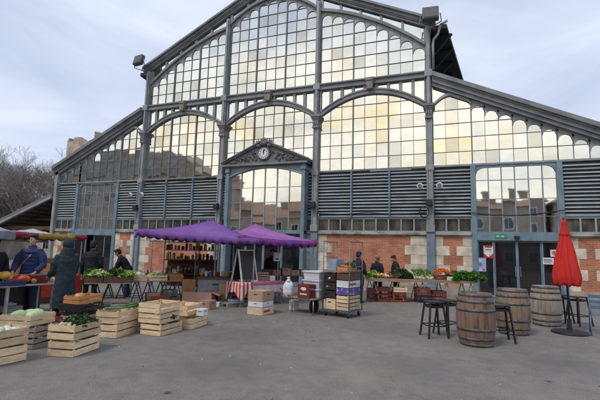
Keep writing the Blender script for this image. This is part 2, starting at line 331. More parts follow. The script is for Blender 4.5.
        if loc: o.location = loc
        if bevel:
            b = o.modifiers.new('bevel','BEVEL'); b.width = bevel; b.segments = 2; b.limit_method = 'ANGLE'
        if remesh:
            r = o.modifiers.new('remesh','REMESH'); r.mode = 'VOXEL'; r.voxel_size = remesh; r.use_smooth_shade = True
            k = o.modifiers.new('smooth','SMOOTH'); k.factor = .5; k.iterations = 3
        return o

def tag(o, label=None, cat=None, group=None, kind=None):
    if label: o['label'] = label
    if cat: o['category'] = cat
    if group: o['group'] = group
    if kind: o['kind'] = kind
    return o
def thing(name, label, cat, loc=(0,0,0), rz=0, group=None):
    o = bpy.data.objects.new(name, None); o.empty_display_size = .1; C.objects.link(o)
    o.location = loc; o.rotation_euler = (0,0,rz); return tag(o, label, cat, group)
def copy_thing(src, loc, rz, label, group=None):
    def rec(o, par):
        c = o.copy(); C.objects.link(c)
        if par: c.parent = par
        for k in list(o.children): rec(k, c)
        return c
    c = rec(src, None); c.location = loc; c.rotation_euler = (0,0,rz); c['label'] = label
    if group: c['group'] = group
    return c

# ------------------------------------------------------------------ camera
cam = bpy.data.cameras.new('camera'); co = bpy.data.objects.new('camera', cam); C.objects.link(co); S.camera = co
cam.sensor_width = 36; cam.lens = 36*405.225/600; cam.clip_end = 3000; cam.clip_start = .05
r_, u_, f_ = (.9371302,.34801842,.02588778), (.01980503,-.12709845,.99169236), (-.3484175,.92883215,.12600031)
co.matrix_world = Matrix(((r_[0],u_[0],-f_[0],16.73475),(r_[1],u_[1],-f_[1],-18.51936),(r_[2],u_[2],-f_[2],1.6711),(0,0,0,1)))

# ------------------------------------------------------------------ world and sun
SUN_EL, SUN_AZ = 54, 205            # azimuth the light comes from, measured clockwise from +y
sd = Vector((sin(R(SUN_AZ))*cos(R(SUN_EL)), cos(R(SUN_AZ))*cos(R(SUN_EL)), sin(R(SUN_EL))))
w = bpy.data.worlds.new('World'); S.world = w; w.use_nodes = True; nt = w.node_tree; N = nt.nodes; L = nt.links
bg = N['Background']; bg.inputs['Strength'].default_value = .1
sky = N.new('ShaderNodeTexSky'); sky.sky_type = 'NISHITA'; sky.sun_disc = False; sky.sun_elevation = R(SUN_EL); sky.sun_rotation = R(SUN_AZ)
tc = N.new('ShaderNodeTexCoord'); mp = N.new('ShaderNodeMapping'); mp.inputs['Scale'].default_value = (1,1,2.6); mp.inputs['Location'].default_value = (.3,.9,.2)
L.new(tc.outputs['Generated'], mp.inputs['Vector'])
def wn(scale, detail, rough, dist=0):
    n = N.new('ShaderNodeTexNoise'); n.inputs['Scale'].default_value = scale; n.inputs['Detail'].default_value = detail; n.inputs['Roughness'].default_value = rough; n.inputs['Distortion'].default_value = dist
    L.new(mp.outputs[0], n.inputs['Vector']); return n
n1 = wn(1.7, 7, .5, .3); n2 = wn(2.6, 6, .55, .6)
cr = N.new('ShaderNodeValToRGB'); L.new(n2.outputs['Fac'], cr.inputs['Fac']); e = cr.color_ramp.elements
e[0].position = .3; e[0].color = (5.2,6.1,8.1,1); e[1].position = .68; e[1].color = (8.0,8.7,10.2,1)
# added warm brightening low behind the camera, off the sun, for the pane reflections
dn = N.new('ShaderNodeVectorMath'); dn.operation = 'DOT_PRODUCT'; nrm = N.new('ShaderNodeVectorMath'); nrm.operation = 'NORMALIZE'
L.new(tc.outputs['Generated'], nrm.inputs[0]); L.new(nrm.outputs[0], dn.inputs[0]); dn.inputs[1].default_value = (-.25, -.8, -.55)
gl = N.new('ShaderNodeMapRange'); gl.interpolation_type = 'SMOOTHSTEP'; gl.inputs['From Min'].default_value = .36; gl.inputs['From Max'].default_value = .58; L.new(dn.outputs['Value'], gl.inputs['Value'])
gc = N.new('ShaderNodeValToRGB'); L.new(n2.outputs['Fac'], gc.inputs['Fac']); e = gc.color_ramp.elements
e[0].position = .33; e[0].color = (8.2,8.3,8.2,1); e[1].position = .62; e[1].color = (13.6,12.8,11.0,1)
m1 = N.new('ShaderNodeMix'); m1.data_type = 'RGBA'; L.new(gl.outputs[0], m1.inputs[0]); L.new(cr.outputs[0], m1.inputs[6]); L.new(gc.outputs[0], m1.inputs[7])
fm = N.new('ShaderNodeMapRange'); fm.inputs['From Min'].default_value = .3; fm.inputs['From Max'].default_value = .6; fm.inputs['To Min'].default_value = .82; fm.inputs['To Max'].default_value = .97; L.new(n1.outputs['Fac'], fm.inputs['Value'])
m2 = N.new('ShaderNodeMix'); m2.data_type = 'RGBA'; L.new(fm.outputs[0], m2.inputs[0]); L.new(sky.outputs[0], m2.inputs[6]); L.new(m1.outputs[2], m2.inputs[7])
L.new(m2.outputs[2], bg.inputs['Color'])
sl = bpy.data.lights.new('sun', 'SUN'); sl.energy = 1.5; sl.angle = R(12); sl.color = (1,.95,.87); so = bpy.data.objects.new('sun', sl); C.objects.link(so)
so.rotation_euler = (-sd).to_track_quat('-Z','Y').to_euler()
S.view_settings.view_transform = 'Standard'; S.view_settings.look = 'None'; S.view_settings.exposure = .08; S.view_settings.gamma = 1

# ------------------------------------------------------------------ ground
g = MB(); g.add([(-400,-300,0),(400,-300,0),(400,500,0),(-400,500,0)], [(0,1,2,3)])
tag(g.build('ground', 'asphalt'), kind='structure')
g = MB()
for i in range(26):                                       # scuffed painted dashes and litter on the square
    q_ = rnd.uniform(-.3,.3); x, y = 13.34+q_, -14.88+q_*.35+rnd.uniform(-.02,.02); g.add([(x,y,.004),(x+rnd.uniform(.01,.06),y+.01,.004),(x+rnd.uniform(.01,.05),y+rnd.uniform(.02,.05),.004)], [(0,1,2)])
o = g.build('paint_marks', 'paper'); tag(o, kind='structure')

# ------------------------------------------------------------------ market hall
W = 5.3; A = 6.54; XR = 3*W
ZB, ZS, ZL, ZU = 2.65, 3.25, 5.52, 9.78
hall = thing('market_hall', 'long iron and glass market hall with arched windows, grey louvers and brick base', 'market hall')
def lerp(pts):
    def f(x):
        for (a,za),(b,zb) in zip(pts, pts[1:]):
            if x <= b: return za+(zb-za)*(x-a)/(b-a)
        return pts[-1][1]
    return f
def rng(a, b, n): return [a+(b-a)*i/n for i in range(n+1)]
def zside(x): t = x-.2; return 11.41+.82*t-.0599*t*t      # upper glazing line over a side bay
def ztop(x):
    if x > 8-.05: x = 15.9-x
    if x < 5.3: return zside(x)
    return 15.3-1.15*((x-7.95)/2.6)**2
def zroof(x): x = x if x < 7.95 else 15.9-x; return 12.02+.49*x
def window(x0, x1, n, z0, rows, top, rounded=False, glass='glass', bars='bar', thick=3, dots=False, hw=.018, tw=.05, pitchx=None):
    fr = MB(); pn = MB(); pn.fa = []; sp = MB(); dt = MB(); w = (x1-x0)/n
    for i in range(n+1):
        x = x0+i*w; t = top(min(max(x,x0+.01),x1-.01)); ww = tw if (thick and i%thick==0) else hw
        if t > z0: fr.box(x-ww/2, x+ww/2, -.03-(.03 if ww==tw else 0), .02, z0, t)
    for i in range(n):
        a, b = x0+i*w, x0+(i+1)*w; cx = (a+b)/2
        if rounded:
            r = w/2-.02; cz = min(top(a+.01), top(b-.01))-r-.06
            tf = lambda x, cz=cz, r=r, cx=cx: cz+math.sqrt(max(0, r*r-(x-cx)**2))
            sp.strip([a]+rng(cx-r, cx+r, 10)+[b], tf, top, -.03, .0)
            if dots:
                q = min(top(a+.01), top(b-.01))-.02
                dt.ell((a if top(a+.01) < top(b-.01) else b, -.035, q-.1), (.05,.02,.05), 10, 6)
        else: tf = top
        zz = [z0]+[z for z in rows if z > z0+.05]+[99]
        for za, zb in zip(zz, zz[1:]):
            xs = rng(a+.002, b-.002, 8); up = [min(zb, tf(x)) for x in xs]
            if max(up) < za+.03: continue
            sx, sz = rnd.gauss(0,.006), rnd.gauss(0,.006)
            if rnd.random() < .06: sx *= 3; sz *= 3
            yy = lambda x, z: .012+sx*(x-cx)+sz*(z-(za+min(zb,max(up)))/2)
            P = [(xs[0],za),(xs[-1],za)]+[(x, max(u,za+.001)) for x,u in zip(reversed(xs), reversed(up))]
            pn.add([(x, yy(x,z), z) for x,z in P], [tuple(range(len(P)))]); pn.fa.append(max(0,rnd.gauss(.07,.06)) if rnd.random() > .04 else .3)
            if zb < tf(cx): fr.box(a, b, -.026, .015, zb-.010, zb+.010)
            elif zb < 50:
                ok = [x for x in xs if tf(x) > zb]
                if len(ok) > 1: fr.box(ok[0], ok[-1], -.026, .015, zb-.010, zb+.010)
    wo = fr.build('window', bars, hall); pn.build('pane', glass, wo)
    if rounded: sp.build('spandrel', 'iron', wo)
    if dots and dt.v: dt.build('rosette', 'dark', wo, smooth=True)
    return wo
RU = [ZU+.2+.62*i for i in range(1,10)]; RLw = [ZL+.64*i for i in range(1,8)]
for b in range(3):                                         # three nave bays
    x0, x1 = b*W+.13, (b+1)*W-.13; xm = b*W+W/2; sg = rng(x0, x1, 30)
    window(x0, x1, 9, ZU+.2, RU, lambda x: ztop(x)-.12, True)
    arch = lambda x, xm=xm: 9.32-.93*((x-xm)/(W/2-.13))**2
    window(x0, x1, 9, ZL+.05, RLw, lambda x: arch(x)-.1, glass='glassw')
    sa = MB(); sa.strip(sg, lambda x: arch(x)-.12, lambda x: arch(x)+.06, -.13, .03); sa.strip(sg, lambda x: arch(x)+.06, lambda x: arch(x)+.1, -.17, .03); sa.build('window_arch', 'iron_d', hall)
    # short lights between the arch and the cross beam
    sl_ = MB(); sp_ = MB(); w9 = (x1-x0)/9
    for i in range(10):
        xa = x0+i*w9; sl_.strip([max(x0,xa-.07), min(x1,xa+.07)], lambda x: arch(x)+.1, lambda x: ZU-.09, -.07, .0)
    for i in range(9):
        xa, xb = x0+i*w9+.05, x0+(i+1)*w9-.05; q_ = rnd.gauss(0,.003)
        xs = rng(xa, xb, 6); sp_.add([(x, .02+q_*(x-xa)/w9, arch(x)+.1) for x in xs]+[(x, .02, ZU-.09) for x in reversed(xs)], [tuple(range(14))])
    so2 = sl_.build('window', 'iron', hall); sp_.build('pane', 'glass', so2)
    fs = MB(); fs.strip(sg, lambda x: arch(x)+.13, lambda x: arch(x)+.17, -.1, .05); fs.build('arch_trim', 'iron', hall)
    bm = MB(); bm.box(x0-.1, x1+.1, -.17, .03, ZU-.11, ZU+.0); bm.box(x0-.1, x1+.1, -.12, .03, ZU+.0, ZU+.13); bm.box(x0-.1,x1+.1,-.2,.03,ZU+.13,ZU+.2); bm.build('cross_beam', 'iron_d', hall)
    br = MB(); br.prism([(xm-.13,9.36),(xm+.13,9.36),(xm+.2,ZU+.16),(xm-.2,ZU+.16)], -.36, -.02); br.box(xm-.17,xm+.17,-.4,-.02,ZU-.02,ZU+.06); br.build('keystone', 'rust', hall, bevel=.02)
    # curved member under the roof and the strip lights above it
    cu = MB(); cu.strip(sg, lambda x: ztop(x)-.12, lambda x: ztop(x)+.04, -.16, .03); cu.build('curved_beam', 'iron_d', hall)
    n = 5; w_ = (x1-x0)/n; st = MB(); gl_ = MB()
    for i in range(n+1): st.strip([x0+i*w_-.06, x0+i*w_+.06], lambda x: ztop(min(max(x,x0),x1)), lambda x: zroof(x)+.03, -.06, .03)
    gl_.strip(sg, lambda x: min(ztop(x)+.03, zroof(x)), lambda x: zroof(x)+.03, .012, .02)
    so_ = st.build('strip_window', 'iron', hall); gl_.build('pane', 'glass', so_)
# aisles
def sx(x, s): return x if s > 0 else XR-x                    # mirror the right aisle to the left
for s in (1,-1):
    lift = 0
    d0, d1, xe = XR+1.74, XR+4.92, XR+A
    tl = lambda x: 9.28-.478*(x-XR)                         # underside of the sloping beam (right)
    T = (lambda x: tl(x)) if s > 0 else (lambda x: tl(XR-x)-.02-.0*x)
    def X(a,b): return (a,b) if s > 0 else (XR-b, XR-a)
    a,b = X(XR+.15,d0)
    am = (a+b)/2
    lo3 = min(T(a),T(b))
    ar = lambda x: min(T(x)-.04, lo3-.12+.5*(1-((x-am)/((b-a)/2))**2))
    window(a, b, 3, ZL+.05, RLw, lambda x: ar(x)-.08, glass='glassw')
    q = MB(); q.strip(rng(a,b,20), lambda x: ar(x)-.1, lambda x: min(ar(x)+.03,T(x)), -.1, .03); q.build('window_arch', 'iron', hall)
    q = MB(); q.strip(rng(a,b,20), lambda x: ar(x)+.02, T, .012, .02); q.build('pane', 'glass', hall)
    a,b = X(d0,d1); window(a, b, 6, ZL+.05, RLw, T, True, dots=True, thick=0)
    a,b = X(d1,xe); window(a, b, 3, ZL+.05, RLw, T, True, dots=True, thick=0)
    # door bay: glazed screen with rounded top corners, header and door
    a,b = X(d0,d1); m_ = (a+b)/2; h_ = (b-a)/2-.1
    rc = lambda x, a=a, b=b: ZL-.12-(.34*(1-math.sqrt(max(0,1-((max(0,abs(x-m_)-(h_-.4)))/.4)**2))))
    ft = lambda x: rc(min(max(x,a+.1),b-.1))
    window(a+.1, b-.1, 6, ZB+.02, [3.32,4.05,4.85], ft, thick=0, bars='barl', hw=.04)
    q = MB(); q.strip(rng(a+.1,b-.1,30), ft, lambda x: ZL-.02, -.05, .02)
    for xx in (a,b): q.box(xx-.1, xx+.1, -.12, .04, 0, ZL)
    q.box(a+.1,b-.1,-.07,.03,ZB-.03,ZB+.03); q.build('door_frame', 'bluepaint', hall)
    q = MB(); q.box(a+.1,b-.1,-.11,.1,2.33,ZB-.03); q.build('door_header', 'bluepaint', hall)
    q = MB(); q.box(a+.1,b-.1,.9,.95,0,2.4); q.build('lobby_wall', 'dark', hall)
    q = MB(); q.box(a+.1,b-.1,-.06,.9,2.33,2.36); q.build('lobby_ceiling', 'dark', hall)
    pl = [a+.1, a+.72, (a+b)/2-.02, b-.74, b-.1]
    for i,(p,r) in enumerate(zip(pl, pl[1:])):
        if s < 0 and i in (1,): continue                    # the left door stands open
        d = MB(); yy = .0 if i in (0,3) else .05
        for q0,q1 in ((p,p+.05),(r-.05,r)): d.box(q0,q1,-.03+yy,.03+yy,.02,2.33)
        d.box(p+.05,r-.05,-.03+yy,.03+yy,2.27,2.33); d.box(p+.05,r-.05,-.03+yy,.03+yy,.02,.12)
        do = d.build('door', 'bluepaint', hall); gq = MB(); gq.box(p+.05,r-.05,-.006+yy,.006+yy,.12,2.27); gq.build('door_glass', 'dglass', do)
        if i in (1,2):
            hd = MB(); hx = (r-.09 if i == 1 else p+.09); hd.tube([(hx,-.06,.9),(hx,-.06,1.3)], .014); hd.build('handle','steel',do)
    # sloping beams
    bl = MB()
    zt = lambda x: tl(x)
    for (o0,o1,y0) in ((0,.17,-.22),(.17,.34,-.3),(.34,.42,-.34),(.42,.62,-.44)):
        P = [(XR+.16, zt(XR+.16)+o0),(xe+.35, zt(xe+.35)+o0),(xe+.35, zt(xe+.35)+o1),(XR+.16, zt(XR+.16)+o1)]
        if s < 0: P = [(XR-x,z) for x,z in reversed(P)]
        bl.prism(P, y0, .03)
    bl.build('sloping_eave_beam', 'iron_d', hall)
    rf = MB(); P = [(XR+.1, zt(XR+.1)+.5),(xe+.6, zt(xe+.6)+.5),(xe+.6, zt(xe+.6)+.64),(XR+.1, zt(XR+.1)+.64)]
    if s < 0: P = [(XR-x,z) for x,z in reversed(P)]
    rf.prism(P, .03, 45); rf.build('roof', 'roofzinc', hall)
    ec = MB(); a_,b_ = X(xe,xe+.22)
    ec.box(a_,b_,-.22,.05,0,tl(xe)+.2); ec.build('corner_post', 'iron', hall)
    sw = MB(); a_,b_ = X(xe+.03,xe+.2); sw.box(a_,b_,.05,45,0,tl(xe)); sw.build('side_wall', 'stone', hall)
    # beam over aisle louvers
    a_,b_ = X(XR+.1,xe); q = MB(); q.box(a_,b_,-.09,.03,ZL-.02,ZL+.06); q.build('cross_beam','iron',hall)
# louvers
def louver(a, b, mull, z0=ZS+.04, z1=ZL-.03):
    bk = MB(); bk.box(a,b,.1,.14,z0,z1); sl_ = MB(); z = z0+.09; k = 0
    while z < z1-.05:
        m_ = Matrix.Translation((0,0,z+rnd.uniform(-.004,.004))) @ Matrix.Rotation(R(38+rnd.uniform(-3,3)),4,'X')
        sl_.box(a,b,-.08,.06,-.009,.009,m_); z += .152
    po = sl_.build('louver_panel','slat',hall); bk.build('backing','louvback',po)
    fr = MB()
    for x in mull: fr.box(x-.035,x+.035,-.13,.1,z0,z1)
    fr.box(a,b,-.06,.1,z0-.03,z0+.02); fr.build('louver_frame','bluepaint',po)
t3 = W/3
louver(.14, W-.14, [t3,2*t3]); louver(2*W+.14, 3*W-.14, [2*W+t3,2*W+2*t3])
louver(W+.14, 5.78, [5.62]); louver(10.06, 2*W-.14, [10.2])
louver(XR+.14, XR+1.64, []); louver(XR+5.02, XR+A, []); louver(-1.64,-.14,[]); louver(-A,-5.02,[])
q = MB()
for a,b in ((.1,W),(W,2*W),(2*W,XR-.1)): q.box(a+.05,b-.05,-.1,.03,ZL-.03,ZL+.05)
q.build('louver_head_beam','iron_d',hall)
# small lights under the louvers
def small(a,b,n):
    w = (b-a)/n; f = MB(); p = MB()
    f.box(a,b,-.06,.03,ZS-.03,ZS+.03); f.box(a,b,-.07,.03,ZB-.02,ZB+.05)
    for i in range(n+1): f.box(a+i*w-.032,a+i*w+.032,-.055,.03,ZB+.05,ZS-.03)
    for i in range(n):
        sx_ = rnd.gauss(0,.01); x0,x1 = a+i*w+.02,a+(i+1)*w-.02
        p.add([(x0,.01+sx_,ZB+.04),(x1,.01-sx_,ZB+.04),(x1,.01-sx_,ZS-.02),(x0,.01+sx_,ZS-.02)],[(0,1,2,3)])
    fo = f.build('window','barl',hall); p.build('pane','smallpane',fo)
small(.14,W-.14,9); small(2*W+.14,XR-.14,9); small(W+.14,5.78,1); small(10.06,2*W-.14,1)
small(XR+.14,XR+1.64,3); small(XR+5.02,XR+A,3); small(-1.64,-.14,3); small(-A,-5.02,3)
# ledge, plinth, brick, quoins
def base(a, b, brick):          # stone wall from a to b with brick panels
    w_ = MB(); w_.box(a,b,-.04,.2,.42,2.47); w_.build('brick_wall','brick',hall)
    l = MB(); l.box(a,b,-.17,.2,2.52,2.63); l.box(a,b,-.1,.2,2.47,2.52); l.build('ledge','ledge',hall,bevel=.012)
    p = MB(); p.box(a,b,-.12,.2,0,.38); p.box(a,b,-.08,.2,.38,.42); p.build('plinth','plinth',hall,bevel=.012)
    edges = [a]+[x for q in brick for x in q]+[b]; hq = .41
    k = 0; z = .42
    while z < 2.46:
        z1 = min(z+hq,2.47); long_ = k%2
        for i in range(0,len(edges),2):
            x0,x1 = edges[i],edges[i+1]
            e0 = x0-(0 if i == 0 else (.25 if long_ else 0)); e1 = x1+(0 if i+2 >= len(edges) else (.25 if long_ else 0))
            if e1-e0 > .02: qb = MB(); qb.box(e0,e1,-.055-rnd.uniform(0,.006),.0,z+.006,z1-.004); qb.build('quoin','stone',hall,bevel=.008)
        z = z1; k += 1
base(.17, W-.17, [(.62,4.68)]); base(2*W+.17, XR-.17, [(2*W+.62,XR-.85)])
base(XR+.17, XR+1.64, [(XR+.5,XR+1.28)]); base(XR+5.02, XR+A, [(XR+5.42,XR+6.2)])
base(-1.64,-.17,[(-1.28,-.5)]); base(-A,-5.02,[(-6.15,-5.4)])
base(W+.17, 5.75, []); base(10.08, 2*W-.17, [])
# columns: pilaster below, shaft, capital, upper post
for x, zt_ in ((0,12.1),(W,14.45),(2*W,14.45),(XR,12.1)):
    c = MB(); c.box(x-.17,x+.17,-.2,.2,.0,2.62); c.box(x-.21,x+.21,-.24,.2,0,.4); c.build('pilaster','bluepaint',hall,bevel=.015)
    c = MB(); c.box(x-.14,x+.14,-.2,.05,2.62,8.35)
    for dx in (-.1,.1): c.tube([(x+dx,-.22,2.7),(x+dx,-.22,7.7)],.035,8)
    c.box(x-.18,x+.18,-.26,.05,2.64,2.95); c.box(x-.17,x+.17,-.25,.05,5.35,5.6)
    c.build('column','iron',hall,bevel=.012)
    c = MB()
    for i,(hw_,z0,z1) in enumerate(((.17,7.7,7.78),(.15,7.78,8.1),(.18,8.1,8.17),(.21,8.17,8.25),(.25,8.25,8.36))): c.box(x-hw_,x+hw_,-.14-hw_,.05,z0,z1)
    for k in range(3): c.ell((x-.1+.1*k,-.3,7.95),(.045,.04,.14),8,6)
    c.build('capital','iron_d',hall,bevel=.01)
    c = MB(); c.box(x-.10,x+.10,-.20,.05,8.36,zt_); c.box(x-.055,x+.055,-.27,-.22,8.4,zt_-.1); c.box(x-.17,x+.17,-.29,.05,9.66,9.98); c.build('upper_post','iron',hall,bevel=.01)
# nave roof verge
for s in (1,-1):
    v = MB(); ZR = lambda x: 12.05+.49*x
    for (o0,o1,y0) in ((.04,.15,-.14),(.15,.21,-.19),(.21,.36,-.24),(.36,.48,-.36)):
        P = [(-.35,ZR(-.35)+o0),(7.95,ZR(7.95)+o0),(7.95,ZR(7.95)+o1),(-.35,ZR(-.35)+o1)]
        if s < 0: P = [(XR-x,z) for x,z in reversed(P)]
        v.prism(P, y0, .03)
    v.build('verge_beam','iron_d',hall)
    v = MB(); P = [(-.35,ZR(-.35)+.34),(7.95,ZR(7.95)+.34),(7.95,ZR(7.95)+.47),(-.35,ZR(-.35)+.47)]
    if s < 0: P = [(XR-x,z) for x,z in reversed(P)]
    v.prism(P,.03,45); v.build('roof','roofzinc',hall)
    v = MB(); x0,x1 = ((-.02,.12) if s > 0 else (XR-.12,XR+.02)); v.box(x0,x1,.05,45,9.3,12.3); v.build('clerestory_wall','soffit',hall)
# deep dark eaves running back along the nave on both sides
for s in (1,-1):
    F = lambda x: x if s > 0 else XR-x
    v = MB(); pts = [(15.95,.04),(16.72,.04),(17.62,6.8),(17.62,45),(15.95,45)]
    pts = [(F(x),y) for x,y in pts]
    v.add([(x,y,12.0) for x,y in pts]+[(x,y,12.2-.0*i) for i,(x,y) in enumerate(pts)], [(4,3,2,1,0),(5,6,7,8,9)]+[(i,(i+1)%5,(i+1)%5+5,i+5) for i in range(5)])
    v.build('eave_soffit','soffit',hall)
# rafters and struts under the right eave
for k in range(14):
    y = .6+k*1.5; v = MB(); v.bar((16.0,y,10.9),(16.95,y,11.95),.07); v.bar((16.0,y,11.95),(16.95,y,11.95),.08); v.build('eave_bracket','dark',hall)
v = MB(); v.tube([(16.45,-.3,12.0),(16.35,-.3,11.6),(16.15,-.28,11.35),(16.12,-.28,11.1),(16.12,-.28,9.95)],.055,10); v.tube([(16.75,-.3,12.15),(16.45,-.3,12.0)],.055,10); v.build('downpipe','iron',hall,smooth=True)
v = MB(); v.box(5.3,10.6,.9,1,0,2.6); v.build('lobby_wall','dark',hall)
# centre portal with pediment and clock
v = MB()
for x in (5.84,10.0): v.box(x-.09,x+.09,-.55,.03,0,5.95); v.box(x-.13,x+.13,-.6,.03,5.6,5.78)
v.box(5.75,10.09,-.45,.03,2.5,2.66); v.build('portal_post','bluepaint',hall,bevel=.012)
pa = lambda x: 5.86-.42*((x-7.92)/1.98)**2
v = MB(); v.strip(rng(5.93,9.91,24), pa, lambda x: 5.98, -.44, -.36); v.strip(rng(5.93,9.91,24), lambda x: pa(x)-.07, pa, -.5, -.36); v.build('portal_arch','barl',hall)
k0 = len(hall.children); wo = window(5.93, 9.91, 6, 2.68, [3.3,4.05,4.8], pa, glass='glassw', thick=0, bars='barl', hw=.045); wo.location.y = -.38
v = MB(); v.prism([(5.62,5.98),(10.18,5.98),(10.18,6.04),(7.9,7.04),(5.62,6.04)],-.56,-.05); v.build('pediment','ornament',hall); ped = hall.children[-1]
ped = [c for c in hall.children if c.name.startswith('pediment')][0]
v = MB()
v.box(5.56,10.24,-.70,.0,5.90,6.0)
for s in (1,-1):
    F = lambda x: x if s > 0 else 15.8-x
    for o0,o1,y in ((.0,.08,-.66),(.08,.14,-.74)):
        P = [(F(5.5),5.99+o0),(F(7.9),7.06+o0),(F(7.9),7.06+o1),(F(5.5),5.99+o1)]; v.prism(P if s > 0 else P[::-1],y,-.03)
v.build('cornice','iron_d',ped)
v = MB(); rr = random.Random(3)
for s in (1,-1):
    for i in range(30):                                     # carved scrolls and foliage
        t = rr.random(); x = 7.95+s*(.42+t*1.85); zm = 6.2+(1-t)*.78*rr.random()
        a0 = rr.uniform(0,6.3); rad = rr.uniform(.04,.1)*(1.25-.6*t)
        v.tube([(x+rad*q/9*cos(a0+q*.75), -.66-.02*(q%2), zm+rad*q/9*sin(a0+q*.75)) for q in range(10)], [.035-.002*q for q in range(10)], 6)
    for i in range(26):
        t = rr.random(); x = 7.95+s*(.4+t*1.9); v.ell((x,-.65,6.2+(1-t)*.75*rr.random()),(rr.uniform(.03,.08),.05,rr.uniform(.03,.07)),8,6)
v.tube([(7.95+.36*cos(t*pi/12),-.67,6.68+.36*sin(t*pi/12)) for t in range(25)],.055,8)
for k in range(9):                                          # crest above the clock
    a = pi*(k/8); x = 7.95+.42*cos(a); h = .08+.2*sin(a)
    v.tube([(x,-.7,7.2+.12*sin(a)),(x+.05*cos(a),-.72,7.32+h*.6),(x+.1*cos(a),-.7,7.4+h)],[.06,.06,.03],7)
v.ell((7.95,-.7,7.38),(.34,.12,.2)); v.ell((7.95,-.74,7.56),(.14,.1,.15)); v.ell((7.6,-.7,7.2),(.16,.1,.13)); v.ell((8.3,-.7,7.2),(.16,.1,.13))
v.v = [(7.9+(x-7.95)*.86, y+.07, 6.48+(z-6.68)*.80) for x,y,z in v.v]
v.build('relief','ornament',ped,smooth=True)
v = MB(); v.tube([(7.9,-.6,6.48),(7.9,-.66,6.48)],.265,36); ck = v.build('clock_face','white',ped,auto=True)
v = MB()
for k in range(12):
    a = k*pi/6; v.bar((7.9+.175*sin(a),-.668,6.48+.175*cos(a)),(7.9+.235*sin(a),-.668,6.48+.235*cos(a)),.006,.022,up=(0,1,0)) if False else v.bar((7.9+.175*sin(a),-.668,6.48+.175*cos(a)),(7.9+.235*sin(a),-.668,6.48+.235*cos(a)),.03,.008,up=(0,1,0))
v.bar((7.9,-.672,6.43),(7.95,-.672,6.70),.03,.008,up=(0,1,0)); v.bar((7.9,-.678,6.45),(7.895,-.678,6.63),.045,.008,up=(0,1,0))
v.build('clock_hands','black',ped)
for o_ in hall.children:
    if o_.name.split('.')[0] in ('portal_post','portal_arch','pediment') or o_ == wo: o_.location.x = .12
# portal doors below
for i,(p,r) in enumerate(((5.95,6.9),(6.9,7.9),(7.9,8.9),(8.9,9.9))):
    d = MB()
    for q0,q1 in ((p,p+.06),(r-.06,r)): d.box(q0,q1,-.03,.03,.02,2.5)
    d.box(p+.06,r-.06,-.03,.03,2.42,2.5); d.box(p+.06,r-.06,-.03,.03,.02,.2)
    do = d.build('door','bluepaint',hall); gq = MB(); gq.box(p+.06,r-.06,-.006,.006,.2,2.42); gq.build('door_glass','dglass',do)

# fittings on the hall
def floodlight(loc, rz, label, s=1):
    t = thing('floodlight', label, 'floodlight', loc, rz, 'floodlights on the roof corners'); 
    b = MB(); mm = Matrix.Rotation(R(-14),4,'X'); b.box(-.32*s,.32*s,-.14,.12,-.30*s,.30*s,mm); h = b.build('lamp_housing','flood',t,bevel=.03)
    b = MB(); b.box(-.27*s,.27*s,-.16,-.141,-.25*s,.25*s,mm); b.build('lens','flood',t)
    b = MB(); b.tube([(-.38*s,0,0),(-.42*s,.05,-.35),(0,.25,-.5),(.42*s,.05,-.35),(.38*s,0,0)],.03,6); b.tube([(0,.25,-.5),(0,.6,-.5),(0,.6,-.1)],.04,6); b.build('bracket','iron_d',t)
floodlight((-.25,-.75,12.55), R(-8), 'grey floodlight clamped to the left corner of the upper roof')
floodlight((16.05,-.7,12.35), R(5), 'large square floodlight on the right corner of the upper roof', 1.1)
k = 0
for i,x in enumerate((0,W,2*W,XR)):
    nm = ['leftmost','second','third','rightmost'][i]
    t = thing('loudspeaker', f'small black loudspeaker box on the {nm} tall column above the market', 'loudspeaker', (x-.02,-.3,3.9), 0, 'speaker boxes on the columns')
    b = MB(); b.box(-.13,.13,-.2,0,-.14,.14); b.build('cabinet','black',t,bevel=.02); b = MB(); b.tube([(0,0,0),(0,.12,0)],.04,8); b.build('bracket','black',t)
for x,s,nm in ((0,-1,'left of the leftmost'),(0,1,'right of the leftmost'),(XR,-1,'left of the rightmost'),(XR,1,'right of the rightmost')):
    t = thing('spotlight', f'round pale spotlight on an arm {nm} tall column', 'spotlight', (x+s*.4,-.42,4.62), 0, 'round spotlights beside the columns')
    b = MB(); b.ell((0,-.02,0),(.14,.1,.14),16,10); b.build('lamp_shade','white',t,smooth=True); b = MB(); b.tube([(0,.02,0),(0,.1,-.18),(-s*.3,.2,-.2)],.022,6); b.tube([(0,-.11,0),(0,-.135,0)],.09,14); b.build('arm','ornament',t)
def cable(pts, label, r=.018):
    b = MB(); b.tube(pts, r, 5); tag(b.build('cable','black',smooth=True), label, 'cable', 'black cables along the facade')
def sag(a, b, d, n=14):
    return [(a[0]+(b[0]-a[0])*t/n, a[1]+(b[1]-a[1])*t/n-.02, a[2]+(b[2]-a[2])*t/n-d*4*(t/n)*(1-t/n)) for t in range(n+1)]
cable(sag((.15,-.2,5.42),(2.6,-.16,5.28),.08)+sag((2.6,-.16,5.28),(5.2,-.2,5.6),.05)[1:], 'black cable along the top of the left nave louvers')
cable(sag((2*W+.1,-.2,3.5),(13.2,-.16,3.52),.05)+sag((13.2,-.16,3.52),(15.75,-.2,3.5),.06)[1:], 'black cable low across the louvers of the right nave bay')
cable(sag((XR+.1,-.2,3.5),(17.5,-.16,3.48),.03)+sag((17.5,-.16,3.48),(20.9,-.16,3.55),.16)[1:], 'black cable sagging across the glass above the right door')
cable(sag((-4.9,-.16,5.5),(-1.75,-.16,5.5),.14), 'black cable hanging over the glass above the left door')
cable([(15.65+.2*cos(a*.5),-.32,3.5+.22*sin(a*.5)) for a in range(26)], 'coiled black cable hung on the rightmost column', .022)
